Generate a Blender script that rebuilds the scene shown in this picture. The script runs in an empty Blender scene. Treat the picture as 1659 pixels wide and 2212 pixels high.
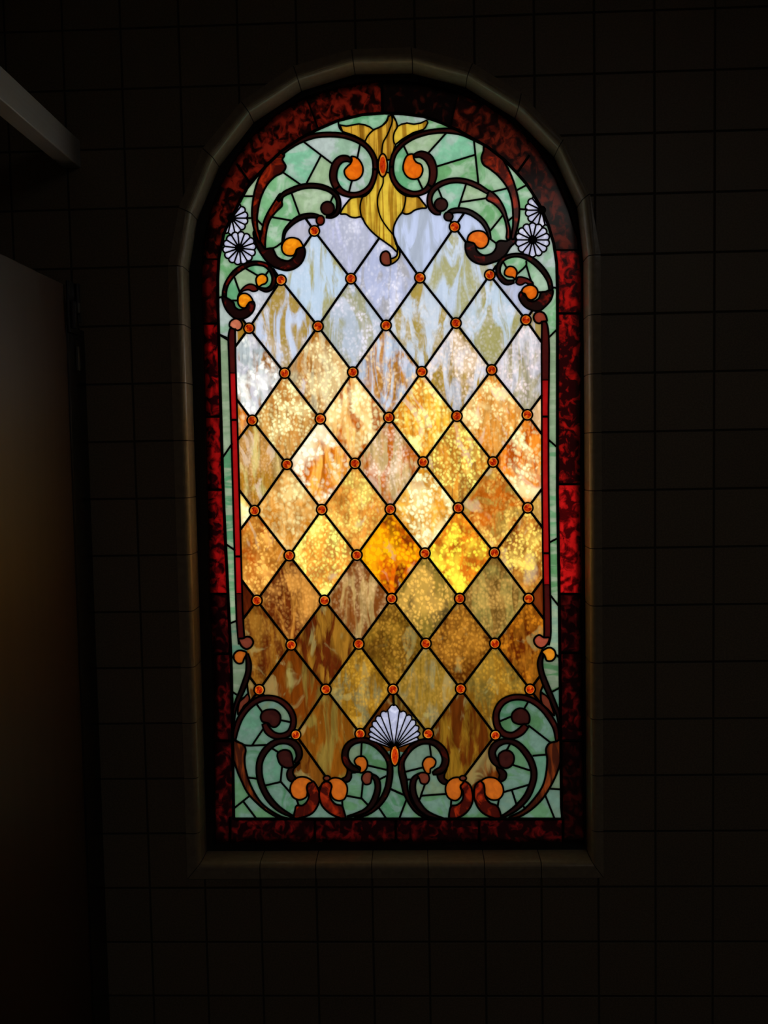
import bpy, math, random
import numpy as np
from mathutils import Vector, Matrix
from mathutils.geometry import delaunay_2d_cdt

# ---------------------------------------------------------------- camera, world, lights, exposure
S = bpy.context.scene
COL = S.collection
T = 0.15                                   # one wall tile, metres
F_PX = 2007.0; CX, CY = 829.5, 1106.0
PA, PB, PC = 0.05989901, 0.03306932, -0.01855186
CTX, CTY, CTZ = 4.88516022, 6.3485435, -16.10426173   # camera position in tiles from the tile grid's origin
CAM_H = 1.80

def rotmat(a, b, c):
    ca, sa, cb, sb, cc, sc = math.cos(a), math.sin(a), math.cos(b), math.sin(b), math.cos(c), math.sin(c)
    Rx = np.array([[1, 0, 0], [0, ca, -sa], [0, sa, ca]]); Ry = np.array([[cb, 0, sb], [0, 1, 0], [-sb, 0, cb]])
    Rz = np.array([[cc, -sc, 0], [sc, cc, 0], [0, 0, 1]])
    return Rx @ Ry @ Rz
RM = rotmat(PA, PB, PC)
CAMT = np.array([CTX, CTY, CTZ])
def t2w(tx, ty, tz):                        # tile units (right, down, into the wall) -> world
    return Vector(((tx - CTX) * T, tz * T, CAM_H + (CTY - ty) * T))
def unproj(x, y, tz):                       # where a sight line meets the plane at depth tz
    d = np.array([(x - CX) / F_PX, (y - CY) / F_PX, 1.0]) @ RM
    t = (tz - CTZ) / d[2]
    return CAMT + d * t

cam_d = bpy.data.cameras.new('camera'); cam = bpy.data.objects.new('camera', cam_d); COL.objects.link(cam)
cam_d.sensor_fit = 'VERTICAL'; cam_d.sensor_height = 24.0; cam_d.lens = F_PX / 2212.0 * 24.0
cam_d.clip_start = 0.05; cam_d.clip_end = 100
right, down, fwd = RM[0], RM[1], RM[2]
def tdir(v): return Vector((v[0], v[2], -v[1]))
xr, yu, zb = tdir(right), -tdir(down), -tdir(fwd)
cam.matrix_world = Matrix(((xr.x, yu.x, zb.x, 0), (xr.y, yu.y, zb.y, CTZ * T), (xr.z, yu.z, zb.z, CAM_H), (0, 0, 0, 1)))
S.camera = cam

SKY = 1.30
w = bpy.data.worlds.new('daylight'); S.world = w; w.use_nodes = True
wn = w.node_tree; bg = wn.nodes['Background']
bg.inputs[0].default_value = (1.0, 0.99, 0.97, 1); bg.inputs[1].default_value = SKY * 1.30
S.view_settings.view_transform = 'Standard'; S.view_settings.look = 'None'
S.view_settings.exposure = 0.0; S.view_settings.gamma = 1.0; S.view_settings.use_curve_mapping = False

def area_light(name, loc, rot, sx, sy, power, color):
    d = bpy.data.lights.new(name, 'AREA'); d.shape = 'RECTANGLE'; d.size = sx; d.size_y = sy
    d.energy = power; d.color = color
    o = bpy.data.objects.new(name, d); COL.objects.link(o); o.location = loc; o.rotation_euler = rot
    return o
area_light('wall_fill_light', (0.9, -3.2, 3.28), (0, 0, 0), 1.2, 0.3, 3.3, (1.0, 0.95, 0.88))  # unseen fill added to lift the dark wall, not a known lamp

# ---------------------------------------------------------------- materials
def lin(c):
    def f(v):
        v = max(0.0, v / 255.0)
        return v / 12.92 if v <= 0.04045 else ((v + 0.055) / 1.055) ** 2.4
    return tuple(f(v) for v in c)
def glin(c): return tuple(min(1.0, v / SKY) for v in lin(c)) + (1,)
MATS = {}
def new_mat(name):
    m = bpy.data.materials.new(name); m.use_nodes = True
    nt = m.node_tree; nt.nodes.clear()
    out = nt.nodes.new('ShaderNodeOutputMaterial')
    return m, nt, out
def mathn(nt, op, a, b=None, c=None):
    n = nt.nodes.new('ShaderNodeMath'); n.operation = op
    for k, v in enumerate((a, b, c)):
        if v is None: continue
        if isinstance(v, (int, float)): n.inputs[k].default_value = v
        else: nt.links.new(v, n.inputs[k])
    return n.outputs[0]
def mixc(nt, fac, a, b):
    n = nt.nodes.new('ShaderNodeMix'); n.data_type = 'RGBA'
    if isinstance(fac, (int, float)): n.inputs[0].default_value = fac
    else: nt.links.new(fac, n.inputs[0])
    for k, v in ((6, a), (7, b)):
        if isinstance(v, tuple): n.inputs[k].default_value = v
        else: nt.links.new(v, n.inputs[k])
    return n.outputs[2]
def smooth(nt, v, lo, hi, a=0.0, b=1.0):
    n = nt.nodes.new('ShaderNodeMapRange'); n.interpolation_type = 'SMOOTHSTEP'
    nt.links.new(v, n.inputs[0]); n.inputs[1].default_value = lo; n.inputs[2].default_value = hi
    n.inputs[3].default_value = a; n.inputs[4].default_value = b
    return n.outputs[0]
def mapping(nt, scale, off=(0, 0, 0), rot=0.0):
    tc = nt.nodes.new('ShaderNodeTexCoord'); mp = nt.nodes.new('ShaderNodeMapping')
    nt.links.new(tc.outputs['Object'], mp.inputs[0]); mp.inputs[3].default_value = scale
    mp.inputs[1].default_value = off; mp.inputs[2].default_value = (0, rot, 0)
    return mp.outputs[0]
def noise(nt, vec, scale, detail=3, dist=0.0):
    n = nt.nodes.new('ShaderNodeTexNoise'); nt.links.new(vec, n.inputs['Vector'])
    n.inputs['Scale'].default_value = scale; n.inputs['Detail'].default_value = detail
    n.inputs['Distortion'].default_value = dist
    return n.outputs[0]

def glass(name, A, B, lo=0.40, hi=0.62, sc=(14, 14, 14), rot=0.0, seed=0, dist=1.0, detail=3, dots=None, amt=0.0, dsz=1.0):
    """opalescent sheet: colour A swirled with colour B, optionally with bright lens dots painted in as light"""
    key = name + repr((A, B, lo, hi, sc, rot, seed, dots, amt, dsz))
    if key in MATS: return MATS[key]
    m, nt, out = new_mat(name)
    r = random.Random(seed * 7 + 3)
    off = (r.uniform(-9, 9), r.uniform(-9, 9), r.uniform(-9, 9))
    n1 = noise(nt, mapping(nt, sc, off, rot), 1.0, detail, dist)
    c = mixc(nt, smooth(nt, n1, lo, hi), glin(A), glin(B))
    # fine cloudiness
    n2 = noise(nt, mapping(nt, (60, 60, 60), off), 1.0, 2, 0.3)
    sc2 = smooth(nt, n2, 0.3, 0.7, 0.90, 1.08)
    vm = nt.nodes.new('ShaderNodeVectorMath'); vm.operation = 'SCALE'
    nt.links.new(c, vm.inputs[0]); nt.links.new(sc2, vm.inputs['Scale'])
    c = vm.outputs[0]
    if dots and amt > 0:
        v = nt.nodes.new('ShaderNodeTexVoronoi'); v.feature = 'F1'
        nt.links.new(mapping(nt, (78 / dsz, 78 / dsz, 62 / dsz), off), v.inputs['Vector']); v.inputs['Scale'].default_value = 1.0
        v.inputs['Randomness'].default_value = 0.75
        d = smooth(nt, v.outputs['Distance'], 0.20, 0.66, 1.0, 0.0)
        pn = noise(nt, mapping(nt, (11, 11, 11), (off[1], off[2], off[0])), 1.0, 2, 0.5)
        pa = smooth(nt, pn, 0.30, 0.62, 0.25, 1.0)
        f = mathn(nt, 'MULTIPLY', mathn(nt, 'MULTIPLY', d, pa), amt)
        c = mixc(nt, f, c, glin(dots))
    tr = nt.nodes.new('ShaderNodeBsdfTranslucent'); nt.links.new(c, tr.inputs[0])
    gl = nt.nodes.new('ShaderNodeBsdfGlossy'); gl.inputs['Roughness'].default_value = 0.18
    gl.inputs[0].default_value = (1, 1, 1, 1)
    mx = nt.nodes.new('ShaderNodeMixShader'); mx.inputs[0].default_value = 0.035
    nt.links.new(tr.outputs[0], mx.inputs[1]); nt.links.new(gl.outputs[0], mx.inputs[2])
    nt.links.new(mx.outputs[0], out.inputs[0])
    MATS[key] = m
    return m
def pane_glass(name, A, B, th, rot, seed, hot, amt, dsz, pale, streak, soft=False):
    """hand rolled diamond pane: two swirled colours, milky clouds and focused light painted in as small bright dots"""
    m, nt, out = new_mat(name)
    r = random.Random(seed * 13 + 5); off = (r.uniform(-9, 9), r.uniform(-9, 9), r.uniform(-9, 9)); off2 = (off[2], off[0], off[1])
    k = 0.92 if amt > 0.45 else 0.96
    A2, B2 = tuple(v * k for v in A), tuple(v * k * 0.92 for v in B)
    n1 = noise(nt, mapping(nt, streak, off, rot), 1.0, 5, 1.1)
    c = mixc(nt, smooth(nt, n1, th - 0.09, th + 0.07), glin(A2), glin(B2))
    n3 = noise(nt, mapping(nt, (streak[0] * 3, streak[1] * 3, streak[2] * 1.6), off2, rot), 1.0, 4, 0.8)
    vm = nt.nodes.new('ShaderNodeVectorMath'); vm.operation = 'SCALE'
    nt.links.new(c, vm.inputs[0]); nt.links.new(smooth(nt, n3, 0.30, 0.70, *((1.04, 0.93) if soft else (1.18, 0.68))), vm.inputs['Scale']); c = vm.outputs[0]
    if pale:
        n4 = noise(nt, mapping(nt, (13, 13, 8), off2, rot + 0.5), 1.0, 3, 1.4)
        c = mixc(nt, smooth(nt, n4, 0.56, 0.66, 0.0, pale[1]), c, glin(pale[0]))
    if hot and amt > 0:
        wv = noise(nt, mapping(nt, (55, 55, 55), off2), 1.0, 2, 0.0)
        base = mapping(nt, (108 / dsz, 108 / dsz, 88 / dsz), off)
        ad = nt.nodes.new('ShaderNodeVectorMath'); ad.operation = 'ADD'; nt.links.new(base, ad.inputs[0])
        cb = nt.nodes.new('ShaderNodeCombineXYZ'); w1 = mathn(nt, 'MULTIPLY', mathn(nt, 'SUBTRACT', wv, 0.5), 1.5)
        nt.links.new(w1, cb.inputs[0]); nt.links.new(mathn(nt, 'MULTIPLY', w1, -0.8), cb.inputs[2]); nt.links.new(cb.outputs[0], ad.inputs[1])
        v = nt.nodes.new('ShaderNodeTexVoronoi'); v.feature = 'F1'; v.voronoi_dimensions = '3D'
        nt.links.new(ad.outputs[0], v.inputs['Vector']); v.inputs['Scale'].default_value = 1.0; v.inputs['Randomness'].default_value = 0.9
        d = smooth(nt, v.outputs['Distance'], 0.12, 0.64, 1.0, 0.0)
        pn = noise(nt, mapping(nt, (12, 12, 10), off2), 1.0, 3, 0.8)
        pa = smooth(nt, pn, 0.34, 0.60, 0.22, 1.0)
        glow = smooth(nt, pn, 0.46, 0.68, 0.0, 1.1)  # dots and bright patches paint focused sunlight into the pane colour
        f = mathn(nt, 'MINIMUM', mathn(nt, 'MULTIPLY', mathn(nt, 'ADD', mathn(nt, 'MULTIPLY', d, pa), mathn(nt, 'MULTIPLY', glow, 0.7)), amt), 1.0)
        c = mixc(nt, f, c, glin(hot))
    tr = nt.nodes.new('ShaderNodeBsdfTranslucent'); nt.links.new(c, tr.inputs[0])
    gl = nt.nodes.new('ShaderNodeBsdfGlossy'); gl.inputs['Roughness'].default_value = 0.18
    mx = nt.nodes.new('ShaderNodeMixShader'); mx.inputs[0].default_value = 0.035
    nt.links.new(tr.outputs[0], mx.inputs[1]); nt.links.new(gl.outputs[0], mx.inputs[2]); nt.links.new(mx.outputs[0], out.inputs[0])
    return m
def clear_mat():
    m, nt, out = new_mat('clear_back_of_glass')
    t = nt.nodes.new('ShaderNodeBsdfTransparent'); nt.links.new(t.outputs[0], out.inputs[0])
    return m
CLEAR = clear_mat()
def plain(name, col, rough=0.5, metal=0.0, nscale=None, namp=0.15, bump=0.0, spec=0.5):
    m, nt, out = new_mat(name)
    p = nt.nodes.new('ShaderNodeBsdfPrincipled'); nt.links.new(p.outputs[0], out.inputs[0])
    p.inputs['Roughness'].default_value = rough; p.inputs['Metallic'].default_value = metal
    p.inputs['Specular IOR Level'].default_value = spec
    if nscale:
        n = noise(nt, mapping(nt, nscale), 1.0, 4, 0.2)
        c = mixc(nt, n, tuple(v * (1 - namp) for v in col) + (1,), tuple(v * (1 + namp) for v in col) + (1,))
        nt.links.new(c, p.inputs['Base Color'])
        if bump:
            b = nt.nodes.new('ShaderNodeBump'); b.inputs['Strength'].default_value = bump; b.inputs['Distance'].default_value = 0.002
            nt.links.new(n, b.inputs['Height']); nt.links.new(b.outputs[0], p.inputs['Normal'])
    else: p.inputs['Base Color'].default_value = col + (1,)
    return m
LEAD = plain('lead_came', (0.020, 0.016, 0.013), 0.5, 0.6, (90, 90, 90), 0.3)
FRAME = plain('blackened_frame', (0.010, 0.010, 0.010), 0.6, 0.0, (20, 20, 20), 0.3)

def tile_mat(name, col, grout, rough):
    m, nt, out = new_mat(name)
    p = nt.nodes.new('ShaderNodeBsdfPrincipled'); nt.links.new(p.outputs[0], out.inputs[0])
    tc = nt.nodes.new('ShaderNodeTexCoord'); sp = nt.nodes.new('ShaderNodeSeparateXYZ'); nt.links.new(tc.outputs['Object'], sp.inputs[0])
    fx = mathn(nt, 'DIVIDE', sp.outputs[0], T); fz = mathn(nt, 'DIVIDE', sp.outputs[2], T)
    def edge(v): return mathn(nt, 'ABSOLUTE', mathn(nt, 'SUBTRACT', v, mathn(nt, 'ROUND', v)))
    e = mathn(nt, 'MINIMUM', edge(fx), edge(fz))
    g = smooth(nt, e, 0.010, 0.024, 1.0, 0.0)
    cb = nt.nodes.new('ShaderNodeCombineXYZ'); nt.links.new(mathn(nt, 'FLOOR', fx), cb.inputs[0]); nt.links.new(mathn(nt, 'FLOOR', fz), cb.inputs[1])
    wn_ = nt.nodes.new('ShaderNodeTexWhiteNoise'); nt.links.new(cb.outputs[0], wn_.inputs[0])
    sp2 = noise(nt, mapping(nt, (220, 220, 220)), 1.0, 2)
    a = tuple(v * 0.80 for v in col) + (1,); b = tuple(v * 1.2 for v in col) + (1,)
    c = mixc(nt, mathn(nt, 'ADD', mathn(nt, 'MULTIPLY', wn_.outputs[0], 0.35), mathn(nt, 'MULTIPLY', smooth(nt, sp2, 0.38, 0.62), 0.6)), a, b)
    c = mixc(nt, g, c, grout + (1,))
    nt.links.new(c, p.inputs['Base Color'])
    nt.links.new(mathn(nt, 'ADD', mathn(nt, 'MULTIPLY', g, 0.5), rough), p.inputs['Roughness'])
    bm_ = nt.nodes.new('ShaderNodeBump'); bm_.inputs['Strength'].default_value = 0.6; bm_.inputs['Distance'].default_value = 0.003
    nt.links.new(mathn(nt, 'SUBTRACT', 1.0, g), bm_.inputs['Height']); nt.links.new(bm_.outputs[0], p.inputs['Normal'])
    return m
WALLM = tile_mat('tan_wall_tile', (0.27, 0.215, 0.15), (0.075, 0.065, 0.05), 0.45)
TRIMM = plain('glazed_trim_tile', (0.40, 0.33, 0.235), 0.24, 0.0, (60, 60, 60), 0.25, 0.25)
GROUT = plain('trim_grout', (0.06, 0.045, 0.03), 0.9)
PLASTER = plain('ceiling_paint', (0.35, 0.32, 0.27), 0.8)
FLOORM = tile_mat('floor_tile', (0.18, 0.15, 0.12), (0.06, 0.05, 0.04), 0.4)
WOOD = plain('partition_laminate', (0.06, 0.036, 0.024), 0.45, 0.0, (30, 30, 1.5), 0.28, 0.05)
ALU = plain('brushed_aluminium', (0.62, 0.65, 0.70), 0.42, 0.25, (200, 3, 200), 0.1)
STEEL = plain('dull_steel', (0.16, 0.16, 0.16), 0.45, 0.5)
DKMET = plain('dark_hardware', (0.10, 0.10, 0.11), 0.3, 0.9)

# ---------------------------------------------------------------- mesh helpers
def tag(o, label=None, cat=None, kind=None, group=None):
    if label: o['label'] = label
    if cat: o['category'] = cat
    if kind: o['kind'] = kind
    if group: o['group'] = group
    return o
def mesh_obj(name, verts, faces, mats, parent=None, midx=None, smooth_=False):
    me = bpy.data.meshes.new(name); me.from_pydata([tuple(v) for v in verts], [], faces)
    for m in mats: me.materials.append(m)
    if midx is not None: me.polygons.foreach_set('material_index', midx)
    if smooth_: me.polygons.foreach_set('use_smooth', [True] * len(me.polygons))
    me.update()
    o = bpy.data.objects.new(name, me); COL.objects.link(o)
    if parent is not None: o.parent = parent
    return o
class MB:
    def __init__(s): s.v = []; s.f = []; s.m = []
    def add(s, vs, fs, mi=0):
        b = len(s.v); s.v += [tuple(v) for v in vs]; s.f += [tuple(b + k for k in f) for f in fs]; s.m += [mi] * len(fs)
    def box(s, x0, x1, y0, y1, z0, z1, mi=0):
        vs = [(x, y, z) for x in (x0, x1) for y in (y0, y1) for z in (z0, z1)]
        s.add(vs, [(0, 1, 3, 2), (4, 6, 7, 5), (0, 4, 5, 1), (2, 3, 7, 6), (0, 2, 6, 4), (1, 5, 7, 3)], mi)
    def bbox(s, x0, x1, y0, y1, z0, z1, r, mi=0, axis='x'):
        # box with rounded long edges (chamfered prism) along axis
        if axis == 'y': A, B, C_ = (x0, x1), (z0, z1), (y0, y1)
        elif axis == 'z': A, B, C_ = (x0, x1), (y0, y1), (z0, z1)
        else: A, B, C_ = (y0, y1), (z0, z1), (x0, x1)
        pts = []
        for (cx, cy, a0) in ((A[1] - r, B[1] - r, 0), (A[0] + r, B[1] - r, 90), (A[0] + r, B[0] + r, 180), (A[1] - r, B[0] + r, 270)):
            for k in range(4):
                a = math.radians(a0 + 30 * k); pts.append((cx + r * math.cos(a), cy + r * math.sin(a)))
        def P(p, c):
            return (p[0], c, p[1]) if axis == 'y' else ((p[0], p[1], c) if axis == 'z' else (c, p[0], p[1]))
        n = len(pts); vs = [P(p, C_[0]) for p in pts] + [P(p, C_[1]) for p in pts]
        s.add(vs, [tuple(range(n - 1, -1, -1)), tuple(range(n, 2 * n))] + [(k, (k + 1) % n, n + (k + 1) % n, n + k) for k in range(n)], mi)
    def build(s, name, mats, parent=None, sm=False):
        if not isinstance(mats, (list, tuple)): mats = [mats]
        return mesh_obj(name, s.v, s.f, mats, parent, s.m, sm)

def inside(pts, poly):
    pts = np.asarray(pts, float); poly = np.asarray(poly, float)
    x, y = pts[:, 0], pts[:, 1]; r = np.zeros(len(pts), bool)
    x1, y1 = poly[:, 0], poly[:, 1]; x2, y2 = np.roll(x1, -1), np.roll(y1, -1)
    for a, b, c, d in zip(x1, y1, x2, y2):
        if b == d: continue
        k = ((b > y) != (d > y)) & (x < (c - a) * (y - b) / (d - b) + a)
        r ^= k
    return r
def crom(P, closed=False, step=2.0):
    P = [np.array(p, float) for p in P]; n = len(P); out = []
    segs = n if closed else n - 1
    for i in range(segs):
        p1, p2 = P[i], P[(i + 1) % n]
        p0 = P[i - 1] if (closed or i > 0) else 2 * p1 - p2
        p3 = P[(i + 2) % n] if (closed or i + 2 < n) else 2 * p2 - p1
        # centripetal parametrisation keeps uneven spacing from overshooting
        def dt(a, b): return max(1e-3, np.linalg.norm((a - b)[:2]) ** 0.5)
        t1 = dt(p0, p1); t2 = t1 + dt(p1, p2); t3 = t2 + dt(p2, p3)
        k = max(1, int(math.ceil(np.linalg.norm((p2 - p1)[:2]) / step)))
        for j in range(k):
            t = t1 + (t2 - t1) * j / k
            A1 = (t1 - t) / t1 * p0 + t / t1 * p1
            A2 = (t2 - t) / (t2 - t1) * p1 + (t - t1) / (t2 - t1) * p2
            A3 = (t3 - t) / (t3 - t2) * p2 + (t - t2) / (t3 - t2) * p3
            B1 = (t2 - t) / t2 * A1 + t / t2 * A2
            B2 = (t3 - t) / (t3 - t1) * A2 + (t - t1) / (t3 - t1) * A3
            out.append((t2 - t) / (t2 - t1) * B1 + (t - t1) / (t2 - t1) * B2)
    if not closed: out.append(P[-1])
    return np.array(out)
def straight(P, closed=False, step=2.0):
    P = [np.array(p, float) for p in P]; out = []
    n = len(P)
    for i in range(n if closed else n - 1):
        a, b = P[i], P[(i + 1) % n]; k = max(1, int(math.ceil(np.linalg.norm(b - a) / step)))
        out += [a + (b - a) * j / k for j in range(k)]
    if not closed: out.append(P[-1])
    return np.array(out)

# ---------------------------------------------------------------- room
HO = [(760, 107), (634, 143), (521, 220), (438, 321), (386.5, 449)]      # outer joints of the arch trim, left, from the top
HI = [(767, 160), (651, 196), (548, 264), (473, 360), (426, 475)]
RO = [(888, 103), (1021, 137), (1126, 202), (1217, 301.5), (1274, 419)]
RI = [(891, 158), (1006, 188.5), (1113, 255), (1197, 339), (1247, 448)]
DEP = 0.50                                   # reveal depth in tiles
def O_(p): q = unproj(p[0], p[1], 0.0); return (q[0], q[1])
def I_(p): q = unproj(p[0], p[1], DEP); return (q[0], q[1])
pairs = []
XL_O, XL_I, XR_O, XR_I, YB_O, YB_I = 0.69, 0.93, 8.09, 7.89, 13.83, 13.55
for j in range(13, 2, -1): pairs.append(((XL_O, j), (XL_I, j)))
for a, b in zip(HO[::-1], HI[::-1]): pairs.append((O_(a), I_(b)))
for a, b in zip(RO, RI): pairs.append((O_(a), I_(b)))
for j in range(3, 14): pairs.append(((XR_O, j), (XR_I, j)))
pairs.append(((XR_O, YB_O), (XR_I, YB_I)))
for i in range(7, 1, -1): pairs.append(((i, YB_O), (i - 0.0, YB_I)))
pairs.append(((XL_O, YB_O), (XL_I, YB_I)))
O_poly = [p[0] for p in pairs]; N_poly = [p[1] for p in pairs]

def fill_polys(polys, keep):
    """triangulate the arrangement of closed polygons; keep(centroid)->bool"""
    vs = []; es = []
    for P in polys:
        b = len(vs); n = len(P); vs += [Vector(p) for p in P]; es += [(b + k, b + (k + 1) % n) for k in range(n)]
    r = delaunay_2d_cdt(vs, es, [], 0, 1e-6)
    V, F = r[0], r[2]
    F = [f for f in F if keep(((V[f[0]] + V[f[1]] + V[f[2]]) / 3))]
    return V, F
def slab(V, F, to3, d0, d1, mb, mf=0, mbk=0, ms=0):
    """extrude the flat triangulation between depths d0 (front) and d1 (back)"""
    used = sorted({k for f in F for k in f}); ix = {k: n for n, k in enumerate(used)}
    n = len(used)
    vs = [to3(V[k], d0) for k in used] + [to3(V[k], d1) for k in used]
    def orient(f):
        a, b, c = [vs[ix[k]] for k in f]
        nn = (Vector(b) - Vector(a)).cross(Vector(c) - Vector(a))
        return f if nn.y < 0 else (f[0], f[2], f[1])
    F = [orient(f) for f in F]
    cnt = {}
    for f in F:
        for a, b in ((f[0], f[1]), (f[1], f[2]), (f[2], f[0])): cnt[(a, b)] = 1
    side = [(a, b) for (a, b) in cnt if (b, a) not in cnt]
    mb.add(vs, [tuple(ix[k] for k in f) for f in F], mf)
    base = len(mb.v) - 2 * n
    mb.f += [tuple(base + n + ix[k] for k in (f[2], f[1], f[0])) for f in F]; mb.m += [mbk] * len(F)
    mb.f += [(base + ix[b], base + ix[a], base + n + ix[a], base + n + ix[b]) for a, b in side]; mb.m += [ms] * len(side)

X0, X1, Z0, Z1, YF = -1.95, 2.10, 0.0, 3.30, -4.6     # room extents
GO = t2w(0, 0, 0)                                     # tile grid origin in the wall plane
def to_wall(p, d): return (p[0] * T, d, -p[1] * T)
wx0, wx1 = (X0 - GO.x) / T, (X1 - GO.x) / T; wz0, wz1 = (GO.z - Z1) / T, (GO.z - Z0) / T
V, F = fill_polys([[(wx0, wz0), (wx1, wz0), (wx1, wz1), (wx0, wz1)], O_poly], lambda c: not inside([c], O_poly)[0])
mb = MB(); slab(V, F, to_wall, 0.0, 0.17, mb)
o = mb.build('wall_back', WALLM); o.location = GO; tag(o, kind='structure')
def struct_box(name, mat, b):
    m_ = MB(); m_.box(*b); o = m_.build(name, mat); tag(o, kind='structure'); return o
struct_box('wall_left', WALLM, (X0 - 0.1, X0, YF, 0.0, Z0, Z1))
struct_box('wall_right', WALLM, (X1, X1 + 0.1, YF, 0.0, Z0, Z1))
struct_box('wall_front', WALLM, (X0 - 0.1, X1 + 0.1, YF - 0.1, YF, Z0, Z1))
struct_box('floor', FLOORM, (X0 - 0.1, X1 + 0.1, YF - 0.1, 0.17, Z0 - 0.1, Z0))
struct_box('ceiling', PLASTER, (X0 - 0.1, X1 + 0.1, YF - 0.1, 0.17, Z1, Z1 + 0.1))

# bullnose tile surround
def trim_section(Op, Np, lift):
    u = np.array(Np) - np.array(Op); L = np.linalg.norm(u); u /= L
    r = 0.11 - lift; pts = []
    pts.append((0.0, 0.06 - 0)); pts.append((0.0, -0.015 + lift)); pts.append((max(0.01, L - r - lift), -0.020 + lift))
    for k in range(1, 7):
        a = math.pi / 2 * k / 6
        pts.append((L - lift - r + r * math.sin(a), -0.020 + lift + r * (1 - math.cos(a))))
    pts.append((L - lift, DEP + 0.02))
    return [((Op[0] + u[0] * t), (Op[1] + u[1] * t), d) for t, d in pts]
mb = MB(); n = len(pairs)
for i in range(n):
    (Oa, Na), (Ob, Nb) = pairs[i], pairs[(i + 1) % n]
    Oa, Ob, Na, Nb = map(np.array, (Oa, Ob, Na, Nb))
    g = 0.009 / max(0.2, np.linalg.norm(Ob - Oa)) ; g2 = 0.009 / max(0.2, np.linalg.norm(Nb - Na))
    A = trim_section(Oa + (Ob - Oa) * g, Na + (Nb - Na) * g2, 0.0); B = trim_section(Ob - (Ob - Oa) * g, Nb - (Nb - Na) * g2, 0.0)
    for lift, (P, Q), mi in ((0, (A, B), 0), (0.012, (trim_section(Oa, Na, 0.012), trim_section(Ob, Nb, 0.012)), 1)):
        k = len(P); vs = [(x * T, d * T, -y * T) for x, y, d in P] + [(x * T, d * T, -y * T) for x, y, d in Q]
        mb.add(vs, [(j, j + 1, k + j + 1, k + j) for j in range(k - 1)], mi)
        if lift == 0:   # closed ends of each tile
            mb.add([vs[j] for j in range(k)] , [tuple(range(k))], mi); mb.add([vs[k + j] for j in range(k)], [tuple(range(k - 1, -1, -1))], mi)
o = mb.build('trim_1', [TRIMM, GROUT]); o.location = GO; tag(o, 'glazed bullnose tile surround of the arched window', kind='structure')

# ---------------------------------------------------------------- the leaded glass: lines and shapes traced in views of the photograph
PD = DEP + 0.14                              # depth of the glass plane (tiles)
ROOT_W = t2w(4.40, 13.45, PD)
def px3(p, d):                               # pixel -> root space, d metres in front (-) or behind (+) the glass face
    q = unproj(p[0], p[1], PD); v = t2w(q[0], q[1], PD) - ROOT_W
    return (v.x, d, v.z)
FR = {'A': (440, 230, .24111), 'B': (820, 230, .24111), 'C': (440, 400, .15672), 'D': (980, 400, .15672),
      'E': (480, 1350, .22905), 'F': (840, 1350, .24111), 'G': (700, 230, .16731), 'I': (420, 680, .18080),
      'J': (420, 1040, .18080), 'K': (1120, 660, .18090), 'L': (1120, 1040, .18090), 'P': (0, 0, 1.0)}
def pts(fr, s, k=2):
    a = [float(v) for v in s.replace(',', ' ').split()]; x0, y0, sc = FR[fr]
    out = []
    for i in range(0, len(a), k):
        p = [x0 + a[i] * sc, y0 + a[i + 1] * sc]
        if k == 3: p.append(a[i + 2] * sc)
        out.append(p)
    return out
SH = []                                      # shapes in painting order
def line(fr, s, g, w=4.4, curve=True):
    P = pts(fr, s); SH.append(dict(p=(crom(P) if curve and len(P) > 2 else straight(P)), closed=False, w=w, g=g, mat=None, mask=False))
def poly(fr, s, g, mat, w=4.0, mask=True, curve=True, draw=True, raw=None):
    P = raw if raw is not None else pts(fr, s)
    SH.append(dict(p=(crom(P, True) if curve else straight(P, True)), closed=True, w=w, g=g, mat=mat, mask=mask, draw=draw))
def band(fr, s, g, mat, w=3.8, cap=True):
    P = crom(pts(fr, s, 3), False, 3.0)
    xy = P[:, :2]; hw = np.maximum(P[:, 2] - 1.6, 0.9)
    t = np.gradient(xy, axis=0); t /= np.linalg.norm(t, axis=1)[:, None] + 1e-9
    nn = np.stack([-t[:, 1], t[:, 0]], 1)
    Lf = xy + nn * hw[:, None]; Rt = xy - nn * hw[:, None]
    loop = np.concatenate([Lf, Rt[::-1]])
    SH.append(dict(p=straight(loop, True, 2.5), closed=True, w=w, g=g, mat=mat, mask=True, draw=True))
def circ(cx, cy, rx, ry=None, n=22, rot=0.0):
    ry = ry or rx
    return [(cx + rx * math.cos(2 * math.pi * k / n), cy + ry * math.sin(2 * math.pi * k / n)) for k in range(n)]

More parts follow.
